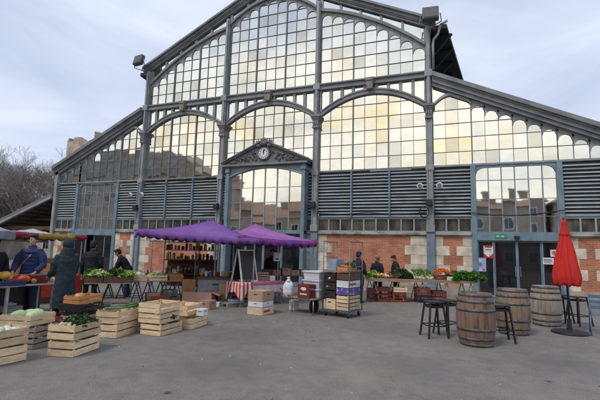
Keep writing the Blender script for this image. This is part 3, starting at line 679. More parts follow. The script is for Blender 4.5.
cable(sag((.25,-.2,3.45),(5.1,-.2,3.5),.05), 'black cable low across the louvers of the left nave bay')

def sheet(name, x, z, w, h, label, cat, m='paper', y=-.062, parts=()):
    t = thing(name, label, cat, (x,y,z)); b = MB(); b.box(-w/2,w/2,-.004,.004,-h/2,h/2); b.build('sheet', m, t)
    for nm,mm,poly in parts: b = MB(); b.prism([(px*w,pz*h) for px,pz in poly],-.010,-.0045); b.build(nm,mm,t)
M['pred'] = mat('poster_red',(.6,.03,.03),.6); M['pblue'] = mat('poster_blue',(.12,.2,.5),.6); M['pgreen'] = mat('exit_green',(.03,.35,.15),.5); M['ppurple'] = mat('poster_lilac',(.42,.44,.72),.6); M['pink2'] = mat('ink_grey',(.12,.12,.14),.6)
def circ(cx,cz,rx,rz,n=14): return [(cx+rx*cos(2*pi*k/n),cz+rz*sin(2*pi*k/n)) for k in range(n)]
sheet('poster',18.15,1.86,.36,.52,'red and white poster high on the left side glass of the right door','poster','paper',-.036,
  [('red_bow','pred',[(-.5,.5),(.5,.5),(.3,.32),(-.3,.32)]),('red_field','pred',[(-.5,-.5),(.5,-.5),(.5,-.12),(0,-.42),(-.5,-.12)]),('heading','pink2',[(-.3,.14),(.3,.14),(.3,.2),(-.3,.2)])])
sheet('poster',17.87,1.33,.36,.56,'pale lilac poster with a teal blot, low on the left side glass','poster','ppurple',-.036,
  [('blot','pgreen',circ(-.1,.0,.18,.14)),('blot','pred',circ(.22,-.36,.1,.06)),('caption','paper',[(-.4,-.45),(.1,-.45),(.1,-.36),(-.4,-.36)]),('cloud','paper',circ(-.15,.3,.22,.1))])
sheet('notice',20.28,1.55,.38,.26,'white paper notice with grey lines on the right side glass of the right door','notice','paper',-.036,
  [('text_line','pink2',[(-.4,.12),(.3,.12),(.3,.25),(-.4,.25)]),('text_line','pblue',[(-.4,-.1),(.38,-.1),(.38,0),(-.4,0)]),('text_line','pink2',[(-.4,-.3),(.2,-.3),(.2,-.22),(-.4,-.22)])])
ringp = [(.3*cos(a*pi/10),.3*sin(a*pi/10)) for a in range(21)]+[(.2*cos(a*pi/10),.2*sin(a*pi/10)) for a in range(20,-1,-1)]
sheet('prohibition_sign',20.5,1.86,.27,.27,'small white square sign with a red barred ring on the right side glass','sign','paper',-.036,
  [('red_ring','pred',ringp),('red_bar','pred',[(-.22,.17),(.17,-.22),(.22,-.17),(-.17,.22)]),('pictogram','pink2',[(-.05,-.15),(.08,-.15),(.05,.15),(-.08,.12)])])
sheet('exit_sign',18.62,2.5,.42,.16,'small green emergency exit sign on the header of the right door','sign','pgreen',-.13,
  [('running_figure','paper',[(.05,-.3),(.12,-.3),(.17,0),(.25,-.25),(.3,-.2),(.2,.2),(.1,.2)]),('arrow','paper',[(-.42,0),(-.28,.3),(-.28,.1),(-.1,.1),(-.1,-.1),(-.28,-.1),(-.28,-.3)])])
t = thing('door_sensor','small black motion sensor on the header of the right door','sensor',(19.2,-.16,2.46)); b = MB(); b.box(-.09,.09,-.07,.05,-.06,.06); b.build('housing','black',t,bevel=.015)
sheet('notice',-.62,1.55,.3,.42,'pale grey notice sheet on the stone left of the leftmost column','notice','palegrey',-.062,[('text_line','pink2',[(-.3,.2),(.3,.2),(.3,.26),(-.3,.26)])])

# ------------------------------------------------------------------ lean-to, tower, trees, far houses
lt = thing('lean_to_shed','open timber lean-to roof against the left end of the hall','shed',(-6.8,0,0))
b = MB(); b.prism([(0,4.72),(-8,1.85),(-8,2.07),(0,4.94)],-.3,20); b.build('roof','roofzinc',lt)
b = MB(); b.prism([(0,4.58),(-8,1.71),(-8,1.86),(0,4.72)],-.36,-.2); b.build('verge_board','barl',lt)
M['timber'] = mat('old_timber',(.13,.075,.04),.85,col2=(.075,.045,.027),scale=3,stretch=(.3,3,3))
b = MB()
for k in range(7):
    y = .2+k*2.6
    b.box(-7,-.05,y,y+.18,2.62,2.86); b.box(-5,-.05,y+.9,y+1.02,3.3,3.46) ; b.box(-3,-.05,y+.9,y+1.02,3.9,4.05)
b.build('tie_beam','timber',lt)
b = MB()
for k in range(12): b.box(-.1-k*.62-.09,-.1-k*.62,-.1,20,4.52-k*.2225,4.66-k*.2225)
b.build('purlin','timber',lt)
b = MB(); b.box(-8,0,19.8,20,0,4.6); b.build('back_wall','timber',lt)
for y in (0,6,12): b = MB(); b.box(-7.9,-7.72,y,y+.18,0,1.9); b.build('post','timber',lt)

t = thing('ruined_tower','pale stone ruined castle tower with a broken crenellated top behind the roof','tower',(-41.0,33.3,0))
b = MB(); ns = 40; ring = []
for k in range(ns):
    a = 2*pi*k/ns; ring.append((4.2*cos(a), 4.2*sin(a)))
rr = random.Random(11); tops = []
for k in range(ns):
    h = 18.75+.2*math.sin(k*1.7)+ (1.3 if 35 <= k <= 39 or k < 2 else 0)+(.4 if k%5 in (0,1,2) else 0)+rr.uniform(-.15,.15); tops.append(h)
vs = []
for k in range(ns):
    x,y = ring[k]; x1,y1 = ring[(k+1)%ns]
    b.add([(x,y,0),(x1,y1,0),(x1,y1,tops[k]),(x,y,tops[k]),(x*.8,y*.8,0),(x1*.8,y1*.8,0),(x1*.8,y1*.8,tops[k]),(x*.8,y*.8,tops[k])],[(0,1,2,3),(7,6,5,4),(3,2,6,7),(0,3,7,4),(1,5,6,2)])
b.build('tower_wall', mat('tower_stone',(.50,.42,.32),.9,col2=(.30,.25,.2),scale=.8,bump=.5,bscale=4), t)
b = MB()
for a in (3.9,4.6,5.3): b.box(4.1*cos(a)-.2,4.1*cos(a)+.2,4.15*sin(a)-.2,4.15*sin(a)+.1,14,15.2)
b.build('arrow_slit','dark',t)

def bare_tree(x, y, h, seed, label, spread=1.0):
    rr = random.Random(seed); t = thing('bare_tree', label, 'tree', (x,y,0), 0, 'bare winter trees behind the left shed')
    tr = MB(); tw = MB()
    def grow(p, d, l, r, lv):
        n = 3; pts = [p]; rs = [r]
        for i in range(n):
            d = (d+Vector((rr.gauss(0,.12),rr.gauss(0,.12),rr.gauss(.04,.08)))).normalized(); p = p+d*l/n; pts.append(p); rs.append(r*(1-.35*(i+1)/n))
        (tr if lv < 2 else tw).tube(pts, rs, 7 if lv < 2 else 3, caps=False)
        if lv >= 7: return
        k = (4 if lv < 3 else 3)+(rr.random() < .45)
        for i in range(k):
            base_ = pts[-1] if i < 2 else pts[rr.choice([1,2])]
            ax = d.orthogonal().normalized(); ax.rotate(Matrix.Rotation(rr.uniform(0,6.28),3,d)); nd = d.copy(); nd.rotate(Matrix.Rotation(rr.uniform(.25,.85)*spread,3,ax))
            grow(base_, nd, l*rr.uniform(.58,.82), max(rs[-1]*.68,.013), lv+1)
    grow(Vector((0,0,0)), Vector((0,0,1)), h*.27, h*.022, 0)
    tr.build('trunk','tree',t,smooth=True); tw.build('crown','tree',t)
    return t
bare_tree(-33,10.5,17.5,1,'tallest bare tree at the left edge of the photo behind the shed')
bare_tree(-27,13.5,16.2,5,'rounded bare tree just left of the hall roof corner',1.1)
bare_tree(-30,13,15.5,8,'bare tree standing between the tallest tree and the one beside the hall')
bare_tree(-37,8,16,12,'bare tree cut by the left edge of the photo')
M['farstone'] = mat('far_house_stone',(.40,.34,.27),.9,col2=(.30,.25,.2),scale=.6); M['slate'] = mat('slate',(.17,.15,.13),.7,col2=(.08,.07,.06),scale=1)
M['ftile'] = mat('roman_tile',(.28,.16,.10),.85,col2=(.18,.11,.08),scale=2,stretch=(1,1,1))
def house(x, y, w, d, h, rh, label, rz=0, chim=(), roofm='ftile', nw=4, fl=2, group=None, wallm='farstone', hip=0):
    t = thing('house', label, 'house', (x,y,0), rz, group)
    b = MB(); b.box(-w/2,w/2,-d/2,d/2,0,h); wl = b.build('wall',wallm,t)
    b = MB(); e = .4; i = hip
    b.add([(-w/2-e,-d/2-e,h),(w/2+e,-d/2-e,h),(w/2+e,d/2+e,h),(-w/2-e,d/2+e,h),(-w/2-e+i,0,h+rh),(w/2+e-i,0,h+rh)],[(0,1,5,4),(2,3,4,5),(0,4,3),(1,2,5),(3,2,1,0)]); rf = b.build('roof',roofm,t)
    for cx,ch in chim: b = MB(); b.box(cx-.55,cx+.55,-.4,.4,h+rh*.4,h+rh+ch); b.box(cx-.65,cx+.65,-.5,.5,h+rh+ch,h+rh+ch+.15); b.build('chimney',wallm,rf)
    for side in (1,-1):
        for f in range(fl):
            for k in range(nw):
                cx = -w/2+w*(k+.5)/nw; z0 = .9+f*(h/fl); b = MB()
                b.box(cx-.6,cx+.6,side*(d/2)-.06,side*(d/2)+.06,z0,z0+1.5); wo_ = b.build('window','white',t)
                b = MB(); b.box(cx-.5,cx-.03,side*(d/2)-.07,side*(d/2)+.07,z0+.1,z0+1.4); b.box(cx+.03,cx+.5,side*(d/2)-.07,side*(d/2)+.07,z0+.1,z0+1.4); b.build('pane','dglass',wo_)
    return t
house(-52,36,16,9,7.5,3,'pale stone house with a slate roof far off behind the bare trees',R(15),[(3,1)],'slate')
house(-38,14,9,7,4.2,1.8,'low pale stone house behind the shed at the left edge',R(10),[],'ftile',3,1)
# the opposite side of the square, seen mirrored in the glass
G2 = 'houses across the square'
house(-58,-50,66,14,15,7.5,'very long dark roofed hall mirrored in the left arched windows',0,[(-20,.8),(6,.8)],'slate',14,3,G2,hip=13)
house(-14,-48,24,10,7.0,2.7,'low stone house mirrored in the window under the clock',0,[(-6,.6),(4,.5)],'ftile',7,2,G2)
house(9,-49,21,10,7.6,2.4,'stone house across the square mirrored between the clock and the right door',0,[(2,.6)],'ftile',6,2,G2)
house(24,-48,8.6,10,8.6,1.5,'narrow stone house with two broad chimneys mirrored above the right door',0,[(-1.6,1.6),(1.2,1.7)],'ftile',3,2,G2)
house(40,-47,22,10,8.2,4.2,'broad stone house mirrored at the right edge of the glass',0,[(4,.6)],'slate',7,2,G2,hip=6)

# ================================================================== the market
def xf(loc, rz): return Matrix.Translation(loc) @ Matrix.Rotation(rz,4,'Z')
# ---- crates
def wood_crate(F, rz, L, Wd, H, z, label, m='wood', group='slatted wooden crates on the ground', slats=2, solid=False, stain=None):
    rz = R(rz); off = Matrix.Rotation(rz,3,'Z') @ Vector((L/2,Wd/2,0))
    t = thing('wooden_crate', label, 'crate', (F[0]+off.x,F[1]+off.y,z), rz, group)
    w = Wd/2; l = L/2; th = .009
    b = MB(); n = 5
    for k in range(n): y = -w+.012+(2*w-.024)*(k+.06)/n; b.box(-l,l,y,y+(2*w-.024)/n*.85,.004,.012)
    b.build('base',m,t)
    b = MB()
    for sx_ in (1,-1):
        for sy in (1,-1): b.box(*sorted((sx_*(l-.012),sx_*(l-.037))),*sorted((sy*(w-.012),sy*(w-.037))),.012,H-.002+(0 if solid else .005))
    b.build('corner_post',m,t,bevel=.002)
    gv = rnd.uniform(.72,.9)
    sh = H/slats; hh = sh*(rnd.uniform(.80,.90) if not solid else .97)
    for s in (1,-1):
        b = MB()
        for k in range(slats): q = rnd.uniform(-.004,.004); b.box(-l,l,*sorted((s*(w-.009),s*w)),k*sh+.006+q,k*sh+hh+q,Matrix.Rotation(R(rnd.gauss(0,.5)),4,'Y'))
        b.build('side_panel',m,t,bevel=.0015)
        b = MB()
        for k in range(slats): q = rnd.uniform(-.004,.004); b.box(*sorted((s*(l-.004),s*(l+.006))),-w+.001,w-.001,k*sh+.006+q,k*sh+hh+q,Matrix.Rotation(R(rnd.gauss(0,.5)),4,'X'))
        b.build('end_panel',m,t,bevel=.0015)
    if stain:
        b = MB(); b.add([(-l+.5*L*0.2,-w-.0015,H*.35),(l*.3,-w-.0015,H*.35),(l*.3,-w-.0015,H*.62),(-l*.8,-w-.0015,H*.62)],[(0,1,2,3)]); b.build('printed_mark',stain,t)
    return t
def plastic_crate(F, rz, L, Wd, H, z, label, m='redp', group='plastic crates of the market', name='plastic_crate'):
    rz = R(rz); off = Matrix.Rotation(rz,3,'Z') @ Vector((L/2,Wd/2,0))
    t = thing(name, label, 'crate', (F[0]+off.x,F[1]+off.y,z), rz, group); l, w = L/2, Wd/2
    b = MB(); b.box(-l+.01,l-.01,-w+.01,w-.01,.01,.02)
    n = 7
    for s in (1,-1):
        for z0,z1 in ((0,H*.22),(H*.44,H*.52),(H*.72,H-.03)):
            b.box(-l+.008,l-.008,*sorted((s*(w-.016),s*(w-.006))),z0,z1); b.box(*sorted((s*(l-.016),s*(l-.006))),-w+.016,w-.016,z0,z1)
        for k in range(n+1):
            x = -l+.012+(2*l-.034)*k/n; b.box(x,x+.012,*sorted((s*(w-.015),s*(w-.007))),H*.2,H*.74)
            y = -w+.02+(2*w-.05)*k/n; b.box(*sorted((s*(l-.015),s*(l-.007))),y,y+.012,H*.2,H*.74)
    b.build('basket',m,t)
    b = MB()
    for s in (1,-1): b.box(-l,l,*sorted((s*(w-.02),s*w)),H-.032,H); b.box(*sorted((s*(l-.02),s*l)),-w+.02,w-.02,H-.032,H)
    b.build('rim',m,t,bevel=.003)
    return t
def carton(F, rz, L, Wd, H, z, label, m='card', group=None, open_=False, lid=None, hole=True):
    rz = R(rz); off = Matrix.Rotation(rz,3,'Z') @ Vector((L/2,Wd/2,0)); l, w = L/2, Wd/2
    t = thing('carton', label, 'box', (F[0]+off.x,F[1]+off.y,z), rz, group)
    b = MB()
    if open_:
        b.box(-l,l,-w,w,0,.01)
        for s in (1,-1): b.box(-l,l,*sorted((s*(w-.008),s*w)),.01,H); b.box(*sorted((s*(l-.008),s*l)),-w+.008,w-.008,.01,H)
    else: b.box(-l,l,-w,w,0,H)
    b.build('box',m,t,bevel=.004)
    if open_:
        for s in (1,-1):
            b = MB(); b.bar((0,s*w,H),(0,s*(w+Wd*.25),H-.10),L*.98,.006,up=(0,0,1)); b.build('flap',m,t)
    if lid: b = MB(); b.box(-l-.008,l+.008,-w-.008,w+.008,H*.72,H+.006); b.build('lid',lid,t,bevel=.004)
    if hole:
        b = MB(); b.box(-l-.0015 if not lid else -l-.01,-l+.002,-.045,.045,H*.62,H*.72); b.box(-.05,.05,-w-.0015 if not lid else -w-.01,-w+.002,H*.62,H*.72); b.build('hand_hole','dark',t)
    return t
def at_local(F, rz, x, y, z):
    v = Matrix.Rotation(R(rz),3,'Z') @ Vector((x,y,0)); return (F[0]+v.x, F[1]+v.y, z)

# ---- vegetables
def leafmass(name, label, cat, loc, rx, ry, rz_, n, size, m, rz=0, seed=1, kind='stuff', group=None, box=True):
    rr = random.Random(seed); b = MB()
    for _ in range(n):
        while True:
            u,v = rr.uniform(-1,1), rr.uniform(-1,1)
            if box or u*u+v*v < 1: break
        h = (1-.5*(u*u+v*v))*rz_*(.75+.35*math.sin(u*7+seed)*math.sin(v*5))
        b.leaf((u*rx, v*ry, max(.0,h*rr.uniform(.45,1))), size*rr.uniform(.6,1.2), rr, 1.3)
    o = b.build(name, m); o.location = loc; o.rotation_euler = (0,0,rz); return tag(o,label,cat,group,kind)
def heap(name, cat, label, group, F, rz, L, Wd, z, r, n, m, seed, pile=.05, sq=.85, stem=None, long_=1):
    rr = random.Random(seed); src = None; placed = []
    for i in range(n):
        for _ in range(40):
            x,y = rr.uniform(r,L-r), rr.uniform(r,Wd-r)
            if all((x-a)**2+(y-c)**2 > (1.5*r)**2 for a,c in placed): break
        placed.append((x,y)); p = at_local(F,rz,x,y,z+r*sq+rr.uniform(0,pile))
        rot = (rr.uniform(-.4,.4),rr.uniform(-.4,.4),rr.uniform(0,6))
        if src is None:
            b = MB(); b.ell((0,0,0),(r*long_,r,r*sq),16,10,fn=lambda v: 1+.05*cos(5*math.atan2(v[1],v[0]))*(1-abs(v[2]))); o = b.build(name,m,smooth=True); src = o
            if stem: b = MB(); b.tube([(0,0,r*sq*.85),(.2*r,0,r*sq*1.15)],r*.12,6); b.build('stalk',stem,o)
        else:
            o = src.copy(); C.objects.link(o)
            for c in src.children: c2 = c.copy(); C.objects.link(c2); c2.parent = o
        o.location = p; o.rotation_euler = rot; q = rr.uniform(.85,1.12); o.scale = (q,q,q*rr.uniform(.9,1.05)); tag(o,label,cat,group)

# ---- foreground crates on the left
CG = 'slatted wooden crates on the ground'
A = ((11.39,-13.76),102)
wood_crate((11.39,-13.76),102,.60,.44,.235,0,'pale crate under the crate of leafy radishes, nearest the camera',stain=None)
wood_crate((11.375,-13.77),100,.62,.46,.235,.245,'low crate of leafy radishes topping the nearest two-crate stack')
leafmass('radish_leaves','dark green radish leaves spilling out of the nearest two-crate stack','greens',at_local((11.375,-13.77),100,.36,.22,.38),.25,.19,.17,650,.085,'darkgreens',R(100),3)
heap('radish','radish','small pale radish bunch root at the left end of the leafy crate','radishes in the leafy crate',(11.375,-13.77),100,.16,.42,.36,.035,9,'turnip',4,.08)
wood_crate((10.85,-14.76),85,.62,.46,.235,0,'lower crate of the stack cut by the left edge, nearest')
wood_crate((10.85,-14.77),84,.62,.46,.25,.245,'upper crate of the stack cut by the left edge, nearest')
heap('white_turnip','turnip','white turnip in the crate cut by the left edge','turnips in the leftmost crate',(10.85,-14.77),84,.62,.46,.36,.055,26,'cauli',9,.06)
wood_crate((10.43,-13.69),102,.50,.50,.17,0,'greyed bottom crate under the crate of green cabbages','woodg')
wood_crate((10.43,-13.68),101,.50,.50,.17,.175,'greyed middle crate right under the crate of green cabbages','woodg')
CF = (10.37,-13.72)
wood_crate(CF,104,.55,.56,.17,.352,'pale open crate holding two round green cabbages')
heap('cabbage','cabbage','round pale green cabbage in the open crate','cabbages in the open crate',CF,104,.5,.54,.39,.115,5,'cabbage',21,.02,.8)
wood_crate((9.99,-14.15),95,.6,.42,.2,0,'greyed crate behind the cabbage stack near the table leg','woodg')
# melon stack
plastic_crate((9.80,-12.68),98,.5,.42,.33,0,'bright red plastic crate left of the pink crate below the melon','redp')
wood_crate((10.2,-12.6),98,.55,.45,.19,0,'pinkish bottom crate two below the black plastic crate','cardp',CG,2,True)
wood_crate((10.19,-12.6),99,.55,.45,.17,.195,'pinkish crate directly below the black plastic crate','cardp',CG,2)
plastic_crate((10.18,-12.62),97,.62,.50,.095,.37,'shallow black plastic crate below another black one','blackp')
plastic_crate((10.18,-12.64),97,.62,.50,.095,.47,'shallow black plastic crate directly below the orange melon crate','blackp')
wood_crate((10.17,-12.66),96,.60,.36,.16,.57,'orange stained wooden crate holding a melon on the black crates','woodo',CG,2)
heap('melon','melon','large tan melon in the orange stained crate','melons in the orange crate',(10.17,-12.66),96,.40,.32,.60,.10,2,'melon',5,.0,.85,'woodg')
# leek stack
wood_crate((10.93,-12.46),101,.68,.45,.235,0,'lower pale crate of the stack topped with leeks')
wood_crate((10.92,-12.45),99,.66,.46,.235,.245,'upper pale crate topped with leeks')
for k in range(9):
    a = R(80+rnd.uniform(-22,22)); c0 = Vector(at_local((10.92,-12.45),99,.24+k*.03,.16+rnd.uniform(-.06,.14),.50+rnd.uniform(-.01,.03)))
    b = MB(); d = Vector((cos(a),sin(a),0)); b.tube([-d*.22,-d*.05,d*.08],[.017,.015,.018],8)
    o = b.build('leek','leek',smooth=True); b = MB()
    for j in range(5): q = rnd.uniform(-.05,.05); b.tube([d*.06,d*.16+Vector((q*.5,-q*.5,.02)),d*.26+Vector((q,-q,.02-.02*j*.4))],[.012,.014,.004],5)
    b.build('leaves','greens',o,smooth=True); o.location = c0; tag(o,'dark green leek lying across the top of the two-crate stack','leek','leeks on the crate stack')
wood_crate((11.02,-11.78),98,.6,.3,.2,0,'low crate squeezed between the leek stack and the tallest stack','woodg')
wood_crate((11.0,-11.76),98,.6,.3,.2,.205,'narrow crate on top between the leek stack and the tallest stack')
# tallest stack
wood_crate((11.51,-11.96),90,.66,.48,.205,0,'bottom crate of the tallest stack in the middle row')
wood_crate((11.47,-11.95),92,.64,.50,.19,.215,'middle crate of the tallest stack, second from top')
wood_crate((11.46,-11.96),91,.64,.50,.19,.41,'top crate of the tallest stack in the middle row')
leafmass('herb_sprig','small green sprig poking from the side slats of the tallest crate stack','greens',(11.46,-11.55,.27),.03,.07,.06,40,.05,'darkgreens',0,6,None)
# next stack to the right
wood_crate((11.64,-11.17),97,.72,.5,.22,0,'bottom crate of the low stack right of the tallest stack')
wood_crate((11.42,-11.02),96,.66,.5,.23,.23,'slatted upper crate of the low stack right of the tallest stack')
carton((11.66,-10.78),97,.22,.16,.14,.226,'small white box on the corner of the low crate stack','white',hole=True)
wood_crate((11.22,-10.45),99,.55,.4,.18,.0,'back crate behind the low stack right of the tallest stack')
wood_crate((10.85,-10.75),95,.6,.4,.22,.0,'crate standing behind the tallest stack','woodg')
wood_crate((10.83,-10.75),97,.6,.4,.2,.23,'crate on top behind the tallest stack','woodg')

# ---- tables
def trestle_table(name, P0, rz, L, D, H, label, top='tabletop', legm='blusteel', nt=3, th=.03, group=None):
    t = thing(name, label, 'table', (P0[0],P0[1],0), R(rz), group)
    b = MB(); b.box(0,L,0,D,H-th,H); b.build('tabletop',top,t,bevel=.004)
    for k in range(nt):
        x = .25+(L-.5)*k/max(1,nt-1); b = MB()
        for y in (.08,D-.08):
            for s in (1,-1): b.bar((x,y,H-th-.03),(x+s*.2,y,0),.028)
            b.bar((x-.1,y,(H-th)*.42),(x+.1,y,(H-th)*.42),.02)
        b.bar((x,.02,H-th-.02),(x,D-.02,H-th-.02),.04); b.build('trestle',legm,t)
    return t
M['cgrey'] = mat('counter_grey',(.36,.37,.40),.6)
T1 = ((8.38,-13.75),90)
t = thing('market_table','grey topped market table with pumpkins at the far left','table',(8.38,-13.75,0),R(86))
b = MB(); b.box(0,2.0,0,.62,.81,.84); b.build('tabletop','tablegrey',t,bevel=.004)
for x in (.95,1.9):
    for y in (.05,.57): b = MB(); b.box(x-.025,x+.025,y-.025,y+.025,0,.81); b.build('leg','tablegrey',t)
b = MB(); b.box(.0,1.98,.56,.6,.1,.74); b.build('back_sheet','blackp',t)
T1p = lambda x,y,z=.84: at_local((8.38,-13.75),86,x,y,z)
heap('pumpkin','pumpkin','large orange red pumpkin beside the blue tray','orange pumpkins on the grey table',T1p(1.12,.08)[:2],86,.42,.36,.84,.125,3,'pumpkin',2,.02,.75,'woodg')
heap('yellow_squash','squash','yellow squash behind the blue tray','yellow squashes on the grey table',T1p(.85,.22)[:2],86,.45,.34,.87,.10,4,'squash',12,.12,.7,'woodg')
heap('tan_squash','squash','small tan squash between the orange pumpkins and the red basin','tan squash on the grey table',T1p(1.42,.02)[:2],86,.2,.2,.84,.07,1,'melon',3,0,.9,'woodg')
heap('white_cabbage','cabbage','small pale green cabbage at the right end of the grey table',None,T1p(1.83,.03)[:2],86,.2,.2,.84,.075,1,'cabbage',3,0,.9)
t = thing('vegetable_tray','blue plastic tray at the left front of the grey table','tray',T1p(1.0,.10),R(86)); b = MB(); b.box(-.25,.25,-.12,.12,0,.012)
for s in (1,-1): b.box(-.25,.25,*sorted((s*.112,s*.12)),.012,.075); b.box(*sorted((s*.242,s*.25)),-.112,.112,.012,.075)
b.build('tray','bluep',t,bevel=.003); b = MB(); b.box(-.27,.27,-.14,-.12,.07,.082); b.build('rim','bluep',t)
M['basin'] = mat('red_basin_plastic',(.32,.045,.03),.4)
t = thing('basin','dark red oval plastic basin right of the pumpkins','basin',T1p(1.66,.22),R(86)); b = MB(); b.lathe([(.19,0),(.23,.16),(.245,.165),(.24,.175),(.22,.17),(.18,.012)],28); o = b.build('bowl','basin',t,smooth=True); o.scale = (1.0,.75,1)
t = thing('steel_tray','shiny steel tray laid over the red basin','tray',T1p(1.6,.3,1.02),R(80)); b = MB(); b.box(-.28,.28,-.15,.15,0,.012); b.build('sheet','steel',t,bevel=.004); b = MB(); b.box(-.29,.29,-.165,-.15,0,.025); b.build('rim','steel',t)
plastic_crate(T1p(1.55,.42)[:2],86,.36,.3,.2,.84,'bright red crate behind the steel tray on the grey table','redp')
carton(T1p(1.02,.12)[:2],86,.30,.36,.40,.0,'tall brown carton with a grey lid under the grey table',lid='woodg')
carton(T1p(1.35,.2)[:2],86,.32,.36,.20,.0,'low brown carton under the grey table beside the tall one')
carton(T1p(1.68,.12)[:2],86,.28,.36,.27,.0,'brown carton under the right end of the grey table','woodg')
b = MB(); b.ell((0,0,.03),(.13,.1,.05),14,8,fn=lambda v: 1+.15*math.sin(v[0]*7+v[1]*5)); o = b.build('folded_cloth','bluegrey_cloth',smooth=True); o.location = T1p(1.17,.3,.40); tag(o,'crumpled pale blue cloth on the tall carton under the table','cloth')

t2 = trestle_table('trestle_table',(7.45,-10.12),41,1.16,.7,.68,'trestle table carrying the brown lettuce boxes',nt=3,legm='black')
t3 = trestle_table('trestle_table',(8.06,-9.12),51,1.62,.75,.70,'trestle table carrying pale crates beside the bending man',nt=4)
B2 = lambda x,y: at_local((7.45,-10.12),41,x,y,0)[:2]
wood_crate(B2(.0,.0),41,.44,.42,.18,.68,'left brown box of lettuces on the trestle table','brownwood','produce boxes on the trestle tables',1,True)
wood_crate(B2(.47,.0),41,.74,.42,.18,.68,'long right brown box of lettuces on the trestle table','brownwood','produce boxes on the trestle tables',1,True)
def lettuce(p, r, seed, label, group, m='lettuce', n=90):
    rr = random.Random(seed); b = MB()
    for i in range(n):
        a = rr.uniform(0,2*pi); t_ = rr.random()**.6; e_ = (1-t_)*1.2+.15
        p0 = Vector((cos(a)*r*t_*.45, sin(a)*r*t_*.45, r*.2)); d = Vector((cos(a)*cos(e_), sin(a)*cos(e_), sin(e_)))
        b.leaf(p0+d*r*.3, r*.75, rr, .6)
    b.ell((0,0,r*.35),r*.42,10,7); o = b.build('lettuce',m); o.location = p; return tag(o,label,'lettuce',group)
LG = 'lettuces in the brown boxes'
for i,(x,y) in enumerate([(.1,.12),(.3,.14),(.12,.32),(.33,.32),(.56,.12),(.76,.14),(.98,.12),(1.12,.16),(.6,.32),(.84,.32),(1.08,.34)]):
    lettuce(at_local((7.45,-10.12),41,x+rnd.uniform(-.03,.03),y,.80+.035*(i%3)), .13+.025*(i*7%4), 50+i, ('frilly light green lettuce in the brown boxes on the trestle table','dark green lettuce in the brown boxes on the trestle table','pale creamy lettuce in the brown boxes on the trestle table')[i*5%3], ('light green lettuces','dark green lettuces','pale creamy lettuces')[i*5%3]+' in the brown boxes', ('lettuce','greens','palelettuce')[i*5%3])
B3 = lambda x,y: at_local((8.06,-9.12),51,x,y,0)[:2]
PB = 'produce boxes on the trestle tables'
wood_crate(B3(.05,.02),51,.42,.42,.16,.70,'pale wide crate left on the trestle table behind the crate stacks','wood',PB,2)
wood_crate(B3(.55,.02),51,.5,.42,.17,.70,'pale crate of green apples in the middle of the trestle table','wood',PB,2)
wood_crate(B3(1.13,.02),51,.40,.42,.15,.70,'brownish crate of red onions at the right end of the trestle table','woodo',PB,3)
heap('green_apple','apple','green apple in the middle pale crate','green apples in the pale crate',B3(.55,.02),51,.5,.42,.80,.045,30,'lettuce',8,.05)
heap('red_onion','onion','red brown onion in the right crate','red onions in the right crate',B3(1.13,.02),51,.4,.42,.80,.04,26,'onion',18,.04)
heap('cauliflower','cauliflower','creamy cauliflower in the left pale crate','cauliflowers in the left pale crate',B3(.05,.02),51,.42,.42,.78,.09,5,'cauli',33,.02)
GM = ['white','cardp','onion','card','paper','redp','bluegrey_cloth','turnip','woodg']
for i in range(15):                                         # bags standing along the back of the trestle table
    x = .05+i*.105; m_ = GM[i%len(GM)]; h = rnd.uniform(.14,.26)
    nm = ['white','pinkish','brown','tan','white','dark red','pale blue','cream','grey'][i%9]
    t = thing('paper_bag',f'{nm} bag standing at the back of the trestle table beyond the pale crates','bag',at_local((8.06,-9.12),51,x,.60,.70),R(51+rnd.uniform(-20,20)),'bags at the back of the trestle table')
    b = MB(); b.ell((0,0,h*.45),(.06,.05,h*.5),12,8,fn=lambda v: 1+.1*math.sin(9*v[2]+4*v[0])); b.build('sack',m_,t,smooth=True); b = MB(); b.tube([(0,0,h*.85),(.01,0,h*1.02),(.0,0,h*1.15)],[.035,.018,.04],8); b.build('neck',m_,t,smooth=True)
wood_crate(B3(1.0,.15),51,.42,.4,.2,0,'upright slatted crate under the right end of the trestle table','woodg',CG)
wood_crate(B3(1.0,.15),51,.42,.4,.2,.21,'second slatted crate up under the right end of the trestle table','woodg',CG)
# plywood board, counter
t = thing('plywood_board','orange plywood board standing at the left end of the counter','board',(9.02,-7.98,0),R(38)); b = MB(); b.box(0,.40,0,.05,.0,.74); b.build('board','ply',t,bevel=.004); b = MB(); b.box(.02,.38,-.02,0,.35,.39); b.build('batten','ply',t)
t = thing('counter','long stall counter with a brown top and a pale grey front','counter',(9.32,-7.60,0),R(32))
b = MB(); b.box(0,1.25,.0,.6,.1,.74); b.build('front_panel','cgrey',t); b = MB(); b.box(-.05,1.32,-.05,.65,.74,.80); b.build('counter_top','brownwood',t,bevel=.006)
b = MB(); b.box(.05,1.2,.05,.55,0,.1); b.build('foot','dark',t); b = MB(); b.box(.45,.68,-.012,0,.56,.6); b.build('handle','black',t)
F = (10.12,-8.05)
carton(F,110,.75,.86,.38,.03,'wide open pinkish cardboard box in front of the counter','cardp',open_=True,hole=False)
carton((10.32,-7.95),100,.25,.24,.13,0,'small white box on the ground right of the open cardboard box','white')
carton((10.35,-7.35),100,.4,.4,.62,0,'tall brown carton between the counter and the striped cloth','card',hole=False)
